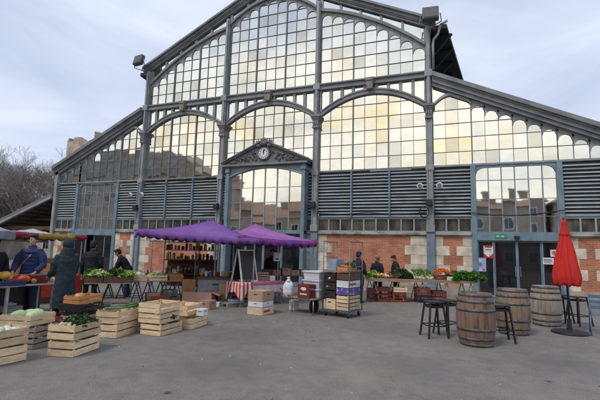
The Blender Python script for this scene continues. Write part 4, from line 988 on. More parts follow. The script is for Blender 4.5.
# shelf unit
ang = math.degrees(math.atan2(.6,1.62))
t = thing('display_shelf','steel framed display shelf of jars under the purple canopy','shelf',(7.46,-6.95,0),R(ang)); SL = 1.75
for x in (0,SL*.62,SL):
    for y in (0,.42): b = MB(); b.box(x-.015,x+.015,y-.015,y+.015,0,1.95); b.build('upright','steel',t)
for z in (.42,.82,1.28,1.62,1.9): b = MB(); b.box(-.02,SL+.02,-.01,.45,z-.025,z); b.build('shelf_board','brownwood' if z < 1.5 else 'steel',t)
b = MB(); b.box(0,SL,.44,.46,.4,1.3); b.build('back_panel','brownwood',t)
k = 0; cols = [('onion','brown'),('white','white'),('pblue','blue'),('card','tan'),('redp','dark red'),('turnip','cream'),('lemon','yellow'),('black','black')]
srcs = {}
for z,zn in ((.82,'lower'),(1.28,'middle'),(1.62,'upper')):
    x = .06
    while x < SL-.06:
        m_,cn = cols[rnd.randrange(8)]; r_j = rnd.uniform(.035,.06); h = rnd.uniform(.12,.26)
        if rnd.random() < .65:
            t = thing('jar',f'small {cn} jar on the {zn} board of the display shelf','jar',at_local((7.46,-6.95),ang,x,.15,z),0,f'{cn} jars on the {zn} shelf board')
            b = MB(); b.lathe([(r_j*.9,0),(r_j,.02),(r_j,h*.75),(r_j*.7,h*.85)],14); b.build('glass_body',m_,t,smooth=True,auto=True); b = MB(); b.lathe([(r_j*.75,h*.85),(r_j*.75,h)],14); b.build('lid',rnd.choice(['steel','white','redp']),t)
        else:
            t = thing('packet',f'{cn} packet standing on the {zn} board of the display shelf','packet',at_local((7.46,-6.95),ang,x,.15,z),R(ang),f'{cn} packets on the {zn} shelf board')
            b = MB(); b.box(-r_j,r_j,-.04,.04,0,h); b.build('box',m_,t,bevel=.004); b = MB(); b.box(-r_j*.7,r_j*.7,-.0415,-.04,h*.3,h*.7); b.build('label',rnd.choice(['paper','yellow','redp']),t)
        x += r_j*2+rnd.uniform(.01,.06)
for i in range(9):
    x = .1+i*.13; m_,cn = cols[i%8]
    t = thing('jar',f'{cn} jar on the brown counter top','jar',at_local((9.32,-7.60),32,x,.42,.80),0,'jars on the counter'); b = MB(); b.lathe([(.04,0),(.048,.02),(.048,.12),(.03,.15)],14); b.build('glass_body',m_,t,smooth=True,auto=True); b = MB(); b.lathe([(.036,.15),(.036,.17)],14); b.build('lid','white',t)

# ---- purple marquees
def lerp3(a,b,t): return tuple(a[i]+(b[i]-a[i])*t for i in range(3))
def marquee(label, cs, peak, roofm, valm, val=.2, posts=(), cat='market canopy', group='purple market canopies', sagz=.10):
    t = thing('market_canopy', label, cat, (cs[0][0],cs[0][1],0), 0, group); ox,oy = cs[0][0],cs[0][1]
    lo = lambda p: (p[0]-ox,p[1]-oy,p[2]); cs = [lo(c) for c in cs]; pk = lo(peak); n = 12
    for s in range(4):
        a, b_ = cs[s], cs[(s+1)%4]; g_ = MB(); idx = {}
        for i in range(n+1):
            e0 = lerp3(a,pk,i/n); e1 = lerp3(b_,pk,i/n)
            for j in range(n+1):
                p = lerp3(e0,e1,j/n); u = j/n*(1-j/n)*4; dz = -sagz*u*(1-i/n)*.6-sagz*.8*math.sin(pi*i/n)+.012*math.sin(i*2.1+j*1.7); idx[i,j] = len(g_.v); g_.v.append((p[0],p[1],p[2]+dz))
        for i in range(n):
            for j in range(n): g_.f.append((idx[i,j],idx[i,j+1],idx[i+1,j+1],idx[i+1,j]))
        o = g_.build('canopy_panel', roofm[s] if isinstance(roofm,list) else roofm, t, smooth=True); md = o.modifiers.new('thick','SOLIDIFY'); md.thickness = .006
        sm = MB(); sm.tube([g_.v[idx[i_,0]] for i_ in range(n)], .009, 5); sm.build('seam', valm[s] if isinstance(valm,list) else valm, t, smooth=True)
        # valance
        ln = math.dist(a,b_); nv = int(ln/.028); v = MB(); f0 = []
        for j in range(nv+1):
            q = j/nv; p = lerp3(a,b_,q); u = q*(1-q)*4; z = p[2]-sagz*.6*u; ph = q*ln/.26
            dx = .02*math.sin(ph*2*pi*.5+s); dd = val*(.58+.42*abs(math.sin(ph*pi)))
            nx,ny = (b_[1]-a[1])/ln, -(b_[0]-a[0])/ln
            v.v += [(p[0],p[1],z+.004),(p[0]+nx*dx*.6,p[1]+ny*dx*.6,z-dd*.5),(p[0]+nx*dx,p[1]+ny*dx,z-dd)]
            if j:
                o_ = 3*j; v.f += [(o_-3,o_,o_+1,o_-2),(o_-2,o_+1,o_+2,o_-1)]
        vm = valm[s] if isinstance(valm,list) else valm
        o = v.build('valance', vm, t, smooth=True); md = o.modifiers.new('thick','SOLIDIFY'); md.thickness = .005
    for p in posts:
        b = MB(); q = lo(p); b.tube([(q[0],q[1],0),(q[0],q[1],q[2])],.022,8); b.lathe([(.06,0),(.06,.02),(.03,.03)],12,(q[0],q[1],0)); b.build('pole','steel',t)
    b = MB()
    for i in range(4): b.tube([(*lerp3(cs[i],pk,.06)[:2],cs[i][2]-.12),(*lerp3(cs[i],pk,.97)[:2],lerp3(cs[i],pk,.97)[2]-.24)],.014,6); a = lerp3(cs[i],pk,.06); c = lerp3(cs[(i+1)%4],pk,.06); b.tube([(a[0],a[1],cs[i][2]-.12),(c[0],c[1],cs[(i+1)%4][2]-.12)],.014,6)
    b.build('frame','steel',t); return t
d = Vector((-.685,.728,0)); FL = Vector((8.74,-9.74,2.15)); FR = Vector((11.28,-7.35,2.02)); 
BR = FR+d*3.3; BL = FL+d*3.3+Vector((0,0,.05))
marquee('large purple market canopy with a scalloped edge over the middle stalls',[tuple(FL),tuple(FR),tuple(BR),tuple(BL)],(9.3,-6.9,2.64),['purple','pinkp','purple','purple'],'purple',.17,
    [(9.28,-6.61,2.3),(11.1,-7.35,2.0),tuple(BR-Vector((0,0,.05))),tuple(BL-Vector((0,0,.05)))])
FL2 = Vector((10.75,-7.75,2.12)); FR2 = Vector((12.62,-5.89,2.03)); d2 = Vector((-.705,.709,0))
marquee('smaller pinkish purple canopy behind and right of the large purple one',[tuple(FL2),tuple(FR2),tuple(FR2+d2*3.0),tuple(FL2+d2*3.0)],(10.25,-5.7,2.60),'pink',['mixval','mixval','purple','purple'],.2,
    [(11.1,-5.5,2.1),(12.5,-5.85,2.0),tuple(FR2+d2*3.0)])
# hanging frame and white box on the pole of the second canopy
t = thing('steel_rail','rectangular steel rail hanging under the pinkish canopy','rail',(10.75,-5.9,1.62),R(42)); b = MB(); b.tube([(0,0,.45),(0,0,0),(.48,0,0),(.48,0,.45)],.012,6); b.build('rail','steel',t)
t = thing('paper_roll_box','white box fixed to the pole under the pinkish canopy','box',(11.08,-5.6,1.32),R(42)); b = MB(); b.box(-.12,.1,-.1,0,0,.30); b.build('housing','white',t,bevel=.01); b = MB(); b.box(-.06,.04,-.105,-.1,.05,.1); b.build('slot','dark',t)
b = MB()
for i in range(13): x = i*.05; b.add([(x,.02*sin(i),.28),(x,.02*sin(i+1),0)],[])
for i in range(12): b.f.append((2*i,2*i+2,2*i+3,2*i+1))
o = b.build('hanging_cloth','red_cloth',smooth=True); o.location = (8.0,-7.6,1.92); o.rotation_euler = (0,0,R(40)); o.modifiers.new('t','SOLIDIFY').thickness=.006; tag(o,'dark red cloth hanging under the front of the large purple canopy','cloth')
# white cover behind the bending man
marquee('small white canopy left of the large purple one against the hall',[(5.6,-5.6,2.05),(7.4,-4.6,2.05),(6.7,-3.4,2.1),(4.9,-4.4,2.1)],(6.2,-4.5,2.3),'whitec','whitec',.12,[(5.7,-5.5,2.05),(7.3,-4.6,2.05)],group='market canopies')
# far left striped awning stall
t = marquee('crimson and yellow striped stall awning at the left behind the men',[(4.7,-11.2,2.12),(6.15,-9.0,2.0),(4.2,-7.8,2.0),(2.8,-9.9,2.05)],(4.4,-9.5,2.16),'whitec',['crimson','crimson','crimson','crimson'],.17,[(6.1,-9.0,2.0),(4.8,-11.0,2.05)],group='market canopies')
b = MB(); 
for j in range(31):
    q = .52+.36*j/30; x = (6.15-4.7)*q; y = 2.2*q; z = 2.12-.12*q-.06*4*q*(1-q)
    b.v += [(x+.016,y-.012,z+.012),(x+.016+.012*sin(j),y-.012,z-.13-.04*abs(sin(j*.42)))]
    if j: o_ = 2*j; b.f.append((o_-2,o_,o_+1,o_-1))
o = b.build('yellow_panel','yellow',t,smooth=True); o.modifiers.new('t','SOLIDIFY').thickness = .005
tb = trestle_table('trestle_table',(5.3,-10.9),57,2.0,.7,.8,'table draped in red at the back under the striped awning',top='red_cloth',nt=2)
b = MB(); b.box(0,2.0,-.012,0,.2,.79); b.build('red_skirt','red_cloth',tb)
for i in range(5): carton(at_local((5.3,-10.9),57,.05+i*.38,.1,0)[:2],57,.33,.4,.22+.05*(i%3),.8,['orange','brown','tan','rust brown','pale brown'][i]+' box on the red draped table under the striped awning',['woodo','card','woodo','brownwood','card'][i],'boxes on the red draped table')
for i in range(3): carton(at_local((4.7,-10.3),57,.1+i*.6,.3,0)[:2],57,.5,.4,1.1+.15*i,.0,['left','middle','right'][i]+' tall orange backed stack box behind the red draped table',['woodo','ply','woodo'][i],'tall boxes behind the red draped table',hole=False)
# pale grey parasol at the left edge
t = thing('parasol','pale blue grey parasol cut by the left edge of the photo','parasol',(6.95,-13.15,0)); n = 8; v = MB(); rw = 1.16
for k in range(n):
    a0,a1 = 2*pi*k/n+.35, 2*pi*(k+1)/n+.35
    p = [(rw*cos(a0),rw*sin(a0),1.93),(rw*cos(a1),rw*sin(a1),1.93),(0,0,2.38)]; mm = ((p[0][0]+p[1][0])/2*.96,(p[0][1]+p[1][1])/2*.96,1.95)
    v.add([p[0],mm,p[1],(p[0][0]*.5,p[0][1]*.5,2.13),(p[1][0]*.5,p[1][1]*.5,2.13),p[2]],[(0,1,3),(1,4,3),(1,2,4),(3,4,5)])
    v.add([p[0],mm,p[1],(p[1][0],p[1][1],1.78),(mm[0],mm[1],1.76),(p[0][0],p[0][1],1.78)],[(0,1,4,5),(1,2,3,4)])
o = v.build('canopy','palegrey',t); o.modifiers.new('t','SOLIDIFY').thickness = .005
b = MB(); b.tube([(0,0,0),(0,0,2.4)],.022,8); b.build('pole','steel',t)

# ---- striped table with board sign, boxes
SF = (10.92,-7.76); SR = 66
def skirt(name, x0, x1, sides, H, drop, m, label, w=.72):
    t = MB(); uv = []
    # perimeter path in local table space
    path = []; 
    def seg(a,b,k):
        for i in range(k): q = i/k; path.append((a[0]+(b[0]-a[0])*q, a[1]+(b[1]-a[1])*q))
    pts_ = sides; 
    for a,b in zip(pts_,pts_[1:]): seg(a,b,max(4,int(math.dist(a,b)/.035)))
    path.append(pts_[-1]); ln = 0; cx,cy = (x0+x1)/2, w/2
    for i,(x,y) in enumerate(path):
        if i: ln += math.dist(path[i-1],path[i])
        corner = min(math.dist((x,y),c) for c in pts_[1:-1]) if len(pts_) > 2 else 9
        dr = drop+max(0,.24-corner)*1.1+.02*sin(i*.9)
        for j in range(7):
            q = j/6; wv = .028*q*sin(ln*22)+.03*q; dx,dy = x-cx,y-cy; dl = math.hypot(dx,dy) or 1
            t.v.append((x+dx/dl*wv+0, y+dy/dl*wv, H+.006-dr*q)); uv.append((ln, q*dr))
            if i and j: o_ = i*7+j; t.f.append((o_-8,o_-1,o_,o_-7))
    o_ = len(t.v); t.add([(x0,0,H+.006),(x1,0,H+.006),(x1,w,H+.006),(x0,w,H+.006)],[(0,1,2,3)]); uv += [(0,x0),(0,x1),(w,x1),(w,x0)]
    t.uv = uv; o = t.build(name,m,smooth=True); o.location = (SF[0],SF[1],0); o.rotation_euler = (0,0,R(SR)); md = o.modifiers.new('t','SOLIDIFY'); md.thickness = .004; md.offset = 1
    return tag(o,label,'tablecloth')
tt = trestle_table('trestle_table',SF,SR,1.75,.72,.70,'folding table under the two striped cloths',top='tabletop',legm='steel',nt=2)
skirt('tablecloth',0,.42,[(.42,0),(0,0),(0,.72),(.3,.72)],.705,.30,'redstripe','red and white striped cloth drooping over the near end of the table')
skirt('tablecloth',.425,1.75,[(.425,0),(1.75,0),(1.75,.72)],.70,.36,'pinkstripe','faded pink and grey striped cloth along the long side of the table')
t = thing('chalkboard_sign','white framed black A-shaped chalkboard standing on the striped tablecloth','sign',(*at_local(SF,SR,.12,.38,0)[:2],.715),R(SR+4))
hh = .98
for s in (1,-1):
    b = MB(); b.bar((-.0,s*.02,hh),(0,s*.24,0),.045,.03); b.bar((.62,s*.02,hh),(.62,s*.24,0),.045,.03); b.bar((0,s*.03,hh-.03),(.62,s*.03,hh-.03),.04,.03); b.build('frame','paper',t)
    b = MB(); b.add([(.02,s*.022,hh-.02),(.6,s*.022,hh-.02),(.6,s*.235,.06),(.02,s*.235,.06)],[(0,1,2,3)]); o = b.build('blackboard','black',t); o.modifiers.new('t','SOLIDIFY').thickness = .008
bx = lambda x,y: at_local(SF,SR,x,y,0)[:2]
k = 0
for zz in range(4): wood_crate(bx(.85,.28),SR,.45,.34,.065,.71+zz*.072,['bottom','second','third','top'][zz]+' egg tray of the stack on the pink striped cloth','cardp','egg trays on the striped table',1,False)
carton(bx(1.36,.25),SR,.22,.22,.16,.71,'small white box right of the egg trays','white',hole=False)
carton(bx(.52,.1),SR,.2,.12,.05,.71,'flat white box with a dark slot on the striped cloth','white')
BF = (12.13,-8.8)
wood_crate(BF,84,.60,.46,.2,0,'pale wooden fruit crate with red print at the bottom of the box pile','wood','pile of boxes by the striped table',1,True,'pred')
carton(BF,85,.58,.44,.13,.205,'flat white box in the middle of the box pile','white','pile of boxes by the striped table')
carton((12.12,-8.78),83,.56,.46,.27,.34,'brown cardboard box on top of the box pile by the striped table','card','pile of boxes by the striped table')
carton((12.0,-8.2),85,.3,.3,.34,.0,'greyed box behind the box pile','woodg')
t = thing('pallet','grey wooden pallet under the red striped cloth','pallet',(10.62,-7.95,0),R(SR))
for yy in (0,.25,.5): b = MB(); b.box(0,.8,yy,yy+.08,0,.09); b.build('runner','woodg',t)
for xx in range(5): b = MB(); b.box(xx*.175,xx*.175+.1,0,.58,.09,.11); b.build('deck_board','woodg',t)
plastic_crate((10.75,-7.85),SR,.4,.3,.1,.11,'shallow grey tray on the pallet under the table','bluegrey_cloth')
plastic_crate((10.45,-7.25),SR,.5,.4,.3,.11,'black crate at the back of the pallet','blackp')
# back counter under the pinkish canopy with boxes
tk = trestle_table('trestle_table',(10.6,-5.6),38,1.9,.6,.82,'back table under the pinkish canopy',top='brownwood',legm='steel',nt=2)
for i,(x,m_,h,cn) in enumerate(((.02,'brownwood',.2,'dark brown'),(.36,'card',.18,'tan'),(.72,'cardp',.24,'pinkish'),(1.05,'woodg',.16,'greyed'),(1.4,'card',.22,'light brown'))):
    carton(at_local((10.6,-5.6),38,x,.1,0)[:2],38,.3,.35,h,.82,f'{cn} box on the back table under the pinkish canopy',m_,'boxes on the back table')

# ---- white tubs on a cart
CX = (13.30,-8.12); CR = 69
t = thing('hand_cart','low flat hand cart with grey legs and a black wheel under the white tubs','cart',(CX[0],CX[1],0),R(CR))
b = MB(); b.box(-.02,.95,-.02,.88,.40,.43); b.build('deck','woodg',t)
for y in (.04,.80): b = MB(); b.tube([(.03,y,0),(.03,y,.42)],.018,8); b.build('leg','steel',t,smooth=True)
b = MB(); b.tube([(.5,.36,.17),(.5,.44,.17)],.17,20); b.build('wheel','rubber',t,auto=True)
b = MB(); b.tube([(.5,.40,.17),(.5,.2,.40)],.015,6); b.tube([(.02,.84,.40),(-.05,1.0,.5),(0,1.25,.62)],.018,6); b.tube([(.02,.0,.40),(.05,-.12,.42),(.5,-.22,.5)],.018,6); b.build('handle','black',t)
tl_ = ['bottom','middle','top']
for k in range(3):
    t = thing('white_tub',f'{tl_[k]} white plastic tub of the stack on the hand cart','tub',(*at_local(CX,CR,.55,.31,0)[:2],.435+k*.235),R(CR),'white tubs on the cart')
    b = MB(); z1 = .23; s0,s1 = .9,1.0
    vs = [(sx_*.33*s_, sy*.29*s_, zz) for s_,zz in ((s0,0),(s1,z1)) for sx_,sy in ((-1,-1),(1,-1),(1,1),(-1,1))]
    b.add(vs,[(3,2,1,0),(0,1,5,4),(1,2,6,5),(2,3,7,6),(3,0,4,7)]); vi = [(x*.95,y*.95,z+.01) for x,y,z in vs]; b.add(vi,[(0,1,2,3),(4,5,1,0),(5,6,2,1),(6,7,3,2),(7,4,0,3)])
    b.build('tub_wall','white',t,bevel=.015)
    b = MB(); 
    for s in (1,-1): b.box(-.35,.35,*sorted((s*.272,s*.305)),z1-.03,z1+.004); b.box(*sorted((s*.312,s*.35)),-.272,.272,z1-.03,z1+.004)
    b.build('rim','white',t,bevel=.006)
t = plastic_crate(at_local(CX,CR,-.04,.12,0)[:2],CR,.06+.2,.44,.36,.434,'red brown bottle crate with a pale emblem in front of the white tubs','redp',name='bottle_crate')
b = MB(); b.add([(-.132,y,z) for y,z in circ(0,.24,.10,.045,18)],[tuple(range(18))]); b.build('emblem','paper',t)
b = MB(); b.add([(-.133,y,z) for y,z in circ(0,.24,.06,.02,18)],[tuple(range(18))]); b.box(-.133,-.131,-.12,.12,.08,.12); b.build('lettering','redp' if False else 'paper',t)
b = MB(); b.box(-.126,-.118,-.2,.2,.0,.34); b.build('front_wall','redp',t)
t = thing('plastic_bag','knotted white plastic bag hanging left of the bottle crate','bag',at_local(CX,CR,.05,.98,.45)); b = MB()
b.ell((0,0,.18),(.15,.13,.225),26,18,fn=lambda v: 1+.06*sin(6*v[0]+4*v[2])+.04*sin(13*v[1]+6*v[2])+.02*sin(23*v[0]-9*v[2])+(.14 if v[2] < -.2 else 0)); b.build('bag','white',t,smooth=True)
b = MB(); b.tube([(0,0,.36),(.01,0,.44),(0,.01,.45),(.0,0,.49)],[.09,.035,.03,.055],10); b.build('knot','white',t,smooth=True)
t = thing('jerrycan','white plastic jerrycan standing on the ground behind the hand cart','jerrycan',at_local(CX,CR,.35,1.02,0),R(CR)); b = MB(); b.box(-.12,.12,-.1,.1,0,.3); b.build('can','white',t,bevel=.03); b = MB(); b.tube([(0,.06,.29),(0,.06,.34)],.025,10); b.build('cap','redp',t)

# ---- roll cage
GF = (14.25,-8.13); GR = 74; GW,GD,GH = .80,.70,1.96
t = thing('roll_cage','tall steel mesh roll cage trolley loaded with fruit boxes','trolley',(GF[0],GF[1],0),R(GR))
b = MB(); b.box(0,GD,0,GW,.15,.18); b.build('base_deck','dsteel',t)
for x in (.06,GD-.06):
    for y in (.06,GW-.06):
        b = MB(); b.tube([(x,y-.02,.06),(x,y+.02,.06)],.06,16); w_ = b.build('wheel','rubber',t,auto=True); b = MB(); b.box(x-.02,x+.02,y-.03,y+.03,.07,.15); b.build('castor_fork','steel',w_)
for y in (0,GW):
    b = MB(); 
    for x in (0,GD): b.tube([(x,y,.15),(x,y,GH)],.014,8)
    b.tube([(0,y,GH),(GD,y,GH)],.014,8); b.build('side_frame','dsteel',t,smooth=True)
    b = MB()
    for z in (.5,.85,1.2,1.55): b.tube([(0,y,z),(GD,y,z)],.006,5)
    for k in range(1,4): b.tube([(GD*k/4,y,.18),(GD*k/4,y,GH)],.004,5)
    b.build('mesh_panel','dsteel',t)
b = MB()
for k in range(1,7): b.tube([(GD,GW*k/7,.18),(GD,GW*k/7,1.3)],.004,5)
b.tube([(GD,0,1.3),(GD,GW,1.3)],.01,6); b.build('back_mesh','dsteel',t)
gp = lambda x,y: at_local(GF,GR,x,y,0)[:2]
CGp = 'boxes stacked in the roll cage'
zc = .185
for i,(m_,lab) in enumerate((('wood','bottom pale wooden box, right column of the roll cage'),('wood','second pale wooden box up, right column of the roll cage'),('deepp','purple and white fruit box, right column of the roll cage'),('white','white box with red print, right column of the roll cage'),('brownwood','dark brown wooden box topping the right column of the roll cage'))):
    wood_crate(gp(.02,.03),GR,.62,.36,.185,zc+i*.193,lab,m_,CGp,1 if m_ != 'wood' else 2,m_ != 'wood','pred' if m_ == 'white' else None)
for i,(m_,lab) in enumerate((('card','cardboard box at the bottom left of the roll cage'),('blackp','lowest black fruit tray, left column of the roll cage'),('blackp','middle black fruit tray, left column of the roll cage'),('blackp','highest black fruit tray, left column of the roll cage'))):
    if i == 0: carton(gp(.02,.42),GR,.6,.36,.27,zc,lab,'wood',CGp)
    else:
        wood_crate(gp(.02,.42),GR,.6,.36,.215,zc+.05+i*.223,lab,'brownwood' if m_=='' else m_,CGp,2)
        heap('lemon','lemon',f'yellow lemon showing in the {["","lowest","middle","highest"][i]} black tray of the roll cage',f'lemons in the {["","lowest","middle","highest"][i]} black tray',gp(.0,.44),GR,.14,.3,zc+.07+i*.223,.045,3,'lemon',60+i,.02)
t = thing('loading_board','pale board across the top of the boxes in the roll cage','board',(*gp(-.02,.02),1.16),R(GR)); b = MB(); b.box(0,.66,0,.78,0,.02); b.build('board','tabletop',t,bevel=.003); b = MB(); b.box(0,.66,0,.02,.02,.05); b.build('lip','tabletop',t)
wood_crate(gp(.05,.08),GR,.5,.32,.12,1.185,'low crate of orange squashes on top of the roll cage load','woodo',CGp,1)
heap('orange_squash','squash','small orange squash on top of the roll cage','orange squashes on the roll cage',gp(.05,.08),GR,.5,.32,1.24,.06,9,'pumpkin',71,.04)
leafmass('cage_greens','loose green leaves beside the squashes on the roll cage','greens',(*gp(.35,.2),1.28),.12,.12,.12,120,.09,'greens',0,9)
carton(gp(.1,.46),GR,.4,.28,.30,1.185,'grey blue carton on top left of the roll cage load','bluegrey_cloth',CGp,hole=False)

# ---- long produce table
LF = (13.95,-4.2); LR = 22; lx = lambda px: (px-368)/107*3.85
lt_ = trestle_table('produce_table',LF,LR,3.95,.95,.80,'long trestle table of vegetables along the brick wall',legm='woodg',nt=5,th=.04)
b = MB(); b.box(0,3.95,.0,.02,.70,.76); b.build('apron_board','tabletop',lt_)
lp = lambda px,y,z=.8: at_local(LF,LR,lx(px),y,z)
PT = 'produce on the long table'
leafmass('chard','yellow green leaves at the left end of the long table','greens',lp(374,.4),.22,.3,.22,420,.13,'lettuce',R(LR),31)
heap('yellow_pepper','pepper','yellow vegetable among the leaves at the left end of the long table','yellow vegetables on the long table',lp(374,.05)[:2],LR,.45,.35,.84,.055,10,'squash',32,.06)
heap('turnip','turnip','cream turnip left of the dark red box on the long table','turnips on the long table',lp(383,.05)[:2],LR,.4,.6,.80,.05,22,'turnip',34,.08)
plastic_crate(lp(390,.02)[:2],LR,.30,.4,.17,.8,'small dark red crate on the long table in front of the two men','redp')
leafmass('cabbage_greens','dark green leafy heap on the long table right of the two men','greens',lp(405,.5),.36,.34,.34,1200,.12,'darkgreens',R(LR),35)
for i in range(40):
    px = 415.5+i%10*1.9+rnd.uniform(-.6,.6); y = .05+(i//10)*.14; p = lp(px,y,.84+.05*(i//10)+rnd.uniform(0,.04))
    o = bpy.data.objects.get('fennel')
    if o is None:
        b = MB(); b.ell((0,0,0),(.05,.045,.055),10,8); o = b.build('fennel','turnip',smooth=True); b = MB()
        for k in range(6): a = k*1.05; b.tube([(0,0,.04),(.02*cos(a),.02*sin(a),.10),(.05*cos(a),.05*sin(a),.17)],[.012,.008,.003],5)
        b.build('leaves','greens',o)
    else:
        c = o.copy(); C.objects.link(c)
        for ch in o.children: c2 = ch.copy(); C.objects.link(c2); c2.parent = c
        o = c
    o.location = p; o.rotation_euler = (rnd.uniform(-.4,.4),rnd.uniform(-.4,.4),rnd.uniform(0,6)); tag(o,'pale bulb with green stalks in the heap between dark greens and carrots','fennel','pale bulbs on the long table')
plastic_crate(lp(437,.02)[:2],LR,.34,.4,.15,.8,'dark red crate under the front of the carrot heap','redp')
carton(lp(446.5,.04)[:2],LR,.24,.4,.12,.8,'low white box under the carrot heap','paper',hole=False)
src = None
for i in range(110):
    u,v = rnd.uniform(-1,1),rnd.uniform(-1,1); p = Vector(lp(445+u*7,.34+v*.26,.96+.22*(1-.55*u*u-.5*v*v)+rnd.uniform(-.03,.03)))
    if src is None: b = MB(); b.tube([(-.09,0,0),(-.05,0,0),(.09,0,0)],[.014,.021,.005],8); src = b.build('carrot','carrot',smooth=True); b = MB(); b.tube([(-.09,0,0),(-.11,0,.01)],.007,5); b.build('stub','greens',src); o = src
    else:
        o = src.copy(); C.objects.link(o); c2 = src.children[0].copy(); C.objects.link(c2); c2.parent = o
    o.location = p; o.rotation_euler = (rnd.uniform(-.35,.35),rnd.uniform(-.35,.35),R(LR)+rnd.gauss(-1.4,.5)); tag(o,'orange carrot in the heap near the right end of the long table','carrot','carrots in the heap')
leafmass('salad_greens','large heap of bright green leaves at the right end of the long table','greens',lp(463,.42),.42,.42,.28,2100,.12,'greens',R(LR),41)
leafmass('salad_greens','bright green leaves overhanging the right end of the long table','greens',lp(475,.32,.82),.34,.36,.27,1500,.12,'greens',R(LR),42)
for px,m_,w_,h,z,lab in ((369.5,'redp',.24,.45,0,'leftmost dark red crate under the long table behind the dark coated man'),(378,'redp',.48,.5,0,'wide dark red crate under the left of the long table'),(393,'redp',.5,.34,0,'dark red crate under a pale wooden box below the long table'),(417,'blackp',.48,.26,0,'dark grey crate under a red one below the pale bulbs'),(417,'redp',.48,.26,.265,'dark red crate on a dark grey one below the pale bulbs'),(433,'redp',.48,.42,0,'dark red crate under the carrot end of the long table')):
    plastic_crate(at_local(LF,LR,lx(px),.04,0)[:2],LR,w_,.4,h,z,lab,m_,'crates under the long table')
wood_crate(at_local(LF,LR,lx(394.5),.04,0)[:2],LR,.46,.38,.17,.345,'pale wooden box on a red crate under the long table','wood','crates under the long table')
wood_crate(at_local(LF,LR,lx(388),.12,0)[:2],LR,.3,.3,.15,0,'small ochre crate under the long table','ply','crates under the long table')
carton(at_local(LF,LR,lx(457.5),.08,0)[:2],LR,.14,.2,.28,0,'small cream box under the right end of the long table','wood','crates under the long table')

# ---- barrels
def barrel(x, y, rz, label, m, H=.97, r0=.29, r1=.355):
    t = thing('wine_barrel',label,'barrel',(x,y,0),rz,'wine barrels used as tables')
    rad = lambda z: r0+(r1-r0)*(1-((z-H/2)/(H/2))**2)
    pr = [(rad(H*i/24),H*i/24) for i in range(25)]
    b = MB(); b.lathe([(r0-.03,.03),(r0-.012,0)]+pr+[(r0-.014,H),(r0-.03,H-.035)],52); b.build('staves',m,t,smooth=True,auto=True)
    b = MB(); b.lathe([(0.001,H-.036),(r0-.02,H-.036)],40,close=False); b.build('barrel_head','hoop',t)
    for z0,z1 in ((.0,.055),(.115,.16),(.28,.335),(H-.335,H-.28),(H-.175,H-.12),(H-.06,H+.004)):
        b = MB(); b.lathe([(rad(z0)+.001,z0),(rad(z0)+.005,z0),(rad((z0+z1)/2)+.006,(z0+z1)/2),(rad(z1)+.005,z1),(rad(z1)+.001,z1)],52,close=False); b.build('hoop','hoop',t,smooth=True)
    b = MB(); b.ell((r1*cos(.8),r1*sin(.8),H/2),(.03,.03,.03),10,6); b.build('bung','woodg',t)
    return t
barrel(17.14,-9.83,R(20),'reddish brown wine barrel nearest the camera between black stools','stave_red')
barrel(17.98,-8.21,R(75),'brown wine barrel in the middle, behind the nearest barrel','stave_brown')
barrel(18.93,-6.53,R(140),'greyed pale wine barrel nearest the glass door','stave_grey')
# ---- stools
def stool(x, y, rz, label, H=.72):
    t = thing('bar_stool',label,'stool',(x,y,0),R(rz),'black metal bar stools')
    b = MB(); b.box(-.16,.16,-.16,.16,H-.035,H); b.build('seat','stoolm',t,bevel=.02)
    for sx_ in (1,-1):
        for sy in (1,-1):
            b = MB(); b.bar((sx_*.135,sy*.135,H-.035),(sx_*.21,sy*.21,0),.034,.034); b.build('leg','stoolm',t)
    b = MB(); q = .178
    for z,q in ((.24,.187),(.52,.157)):
        if z > .3: continue
        b.bar((-q,-q,z),(q,-q,z),.02); b.bar((q,-q,z),(q,q,z),.02); b.bar((q,q,z),(-q,q,z),.02); b.bar((-q,q,z),(-q,-q,z),.02)
    b.build('foot_rail','stoolm',t)
    b = MB(); b.bar((-.15,-.15,H-.1),(.15,-.15,H-.1),.02,.05); b.bar((-.15,.15,H-.1),(.15,.15,H-.1),.02,.05); b.bar((-.15,-.15,H-.1),(-.15,.15,H-.1),.02,.05); b.bar((.15,-.15,H-.1),(.15,.15,H-.1),.02,.05); b.build('seat_band','stoolm',t); return t
stool(16.36,-9.45,28,'black bar stool standing leftmost, in front of the nearest barrel group')
stool(16.62,-8.98,50,'black bar stool half hidden between the leftmost stool and nearest barrel')
stool(17.62,-9.26,10,'black bar stool just right of the nearest barrel')
stool(19.72,-6.12,35,'black bar stool right of the closed red umbrella')
stool(19.42,-5.75,15,'black bar stool hidden partly behind the closed red umbrella')
# ---- closed umbrella
t = thing('closed_umbrella','closed red garden umbrella on a round black base','umbrella',(19.19,-7.56,0))
b = MB(); b.lathe([(.36,0),(.37,.02),(.36,.05),(.2,.075),(.06,.085),(.045,.2),(.0445,.32)],40); b.build('base','black',t,smooth=True,auto=True)
b = MB(); b.tube([(0,0,.05),(0,0,2.62)],.022,12); b.build('pole','black',t,smooth=True)
nz_,na = 26,96; v = MB()
for j in range(nz_+1):
    q = j/nz_; z = 2.56-(2.56-1.10)*q; r = .04+.24*min(1,q*1.12)**.85-.045*max(0,(q-.88)/.12)
    if j < 2: r = .03+.05*j
    for k in range(na):
        a = 2*pi*k/na; fold = .5+.5*cos(8*a+1.2*sin(3*q)); f2 = .5+.5*cos(16*a+.8)
        rr_ = r*(.74+.26*fold*(min(1,q*2))+.08*f2*q)+.006*sin(17*a+9*q); zz = z-(.06*fold*q if j > nz_-4 else 0)
        v.v.append((rr_*cos(a),rr_*sin(a)*.92,zz))
for j in range(nz_):
    for k in range(na): v.f.append((j*na+k,j*na+(k+1)%na,(j+1)*na+(k+1)%na,(j+1)*na+k))
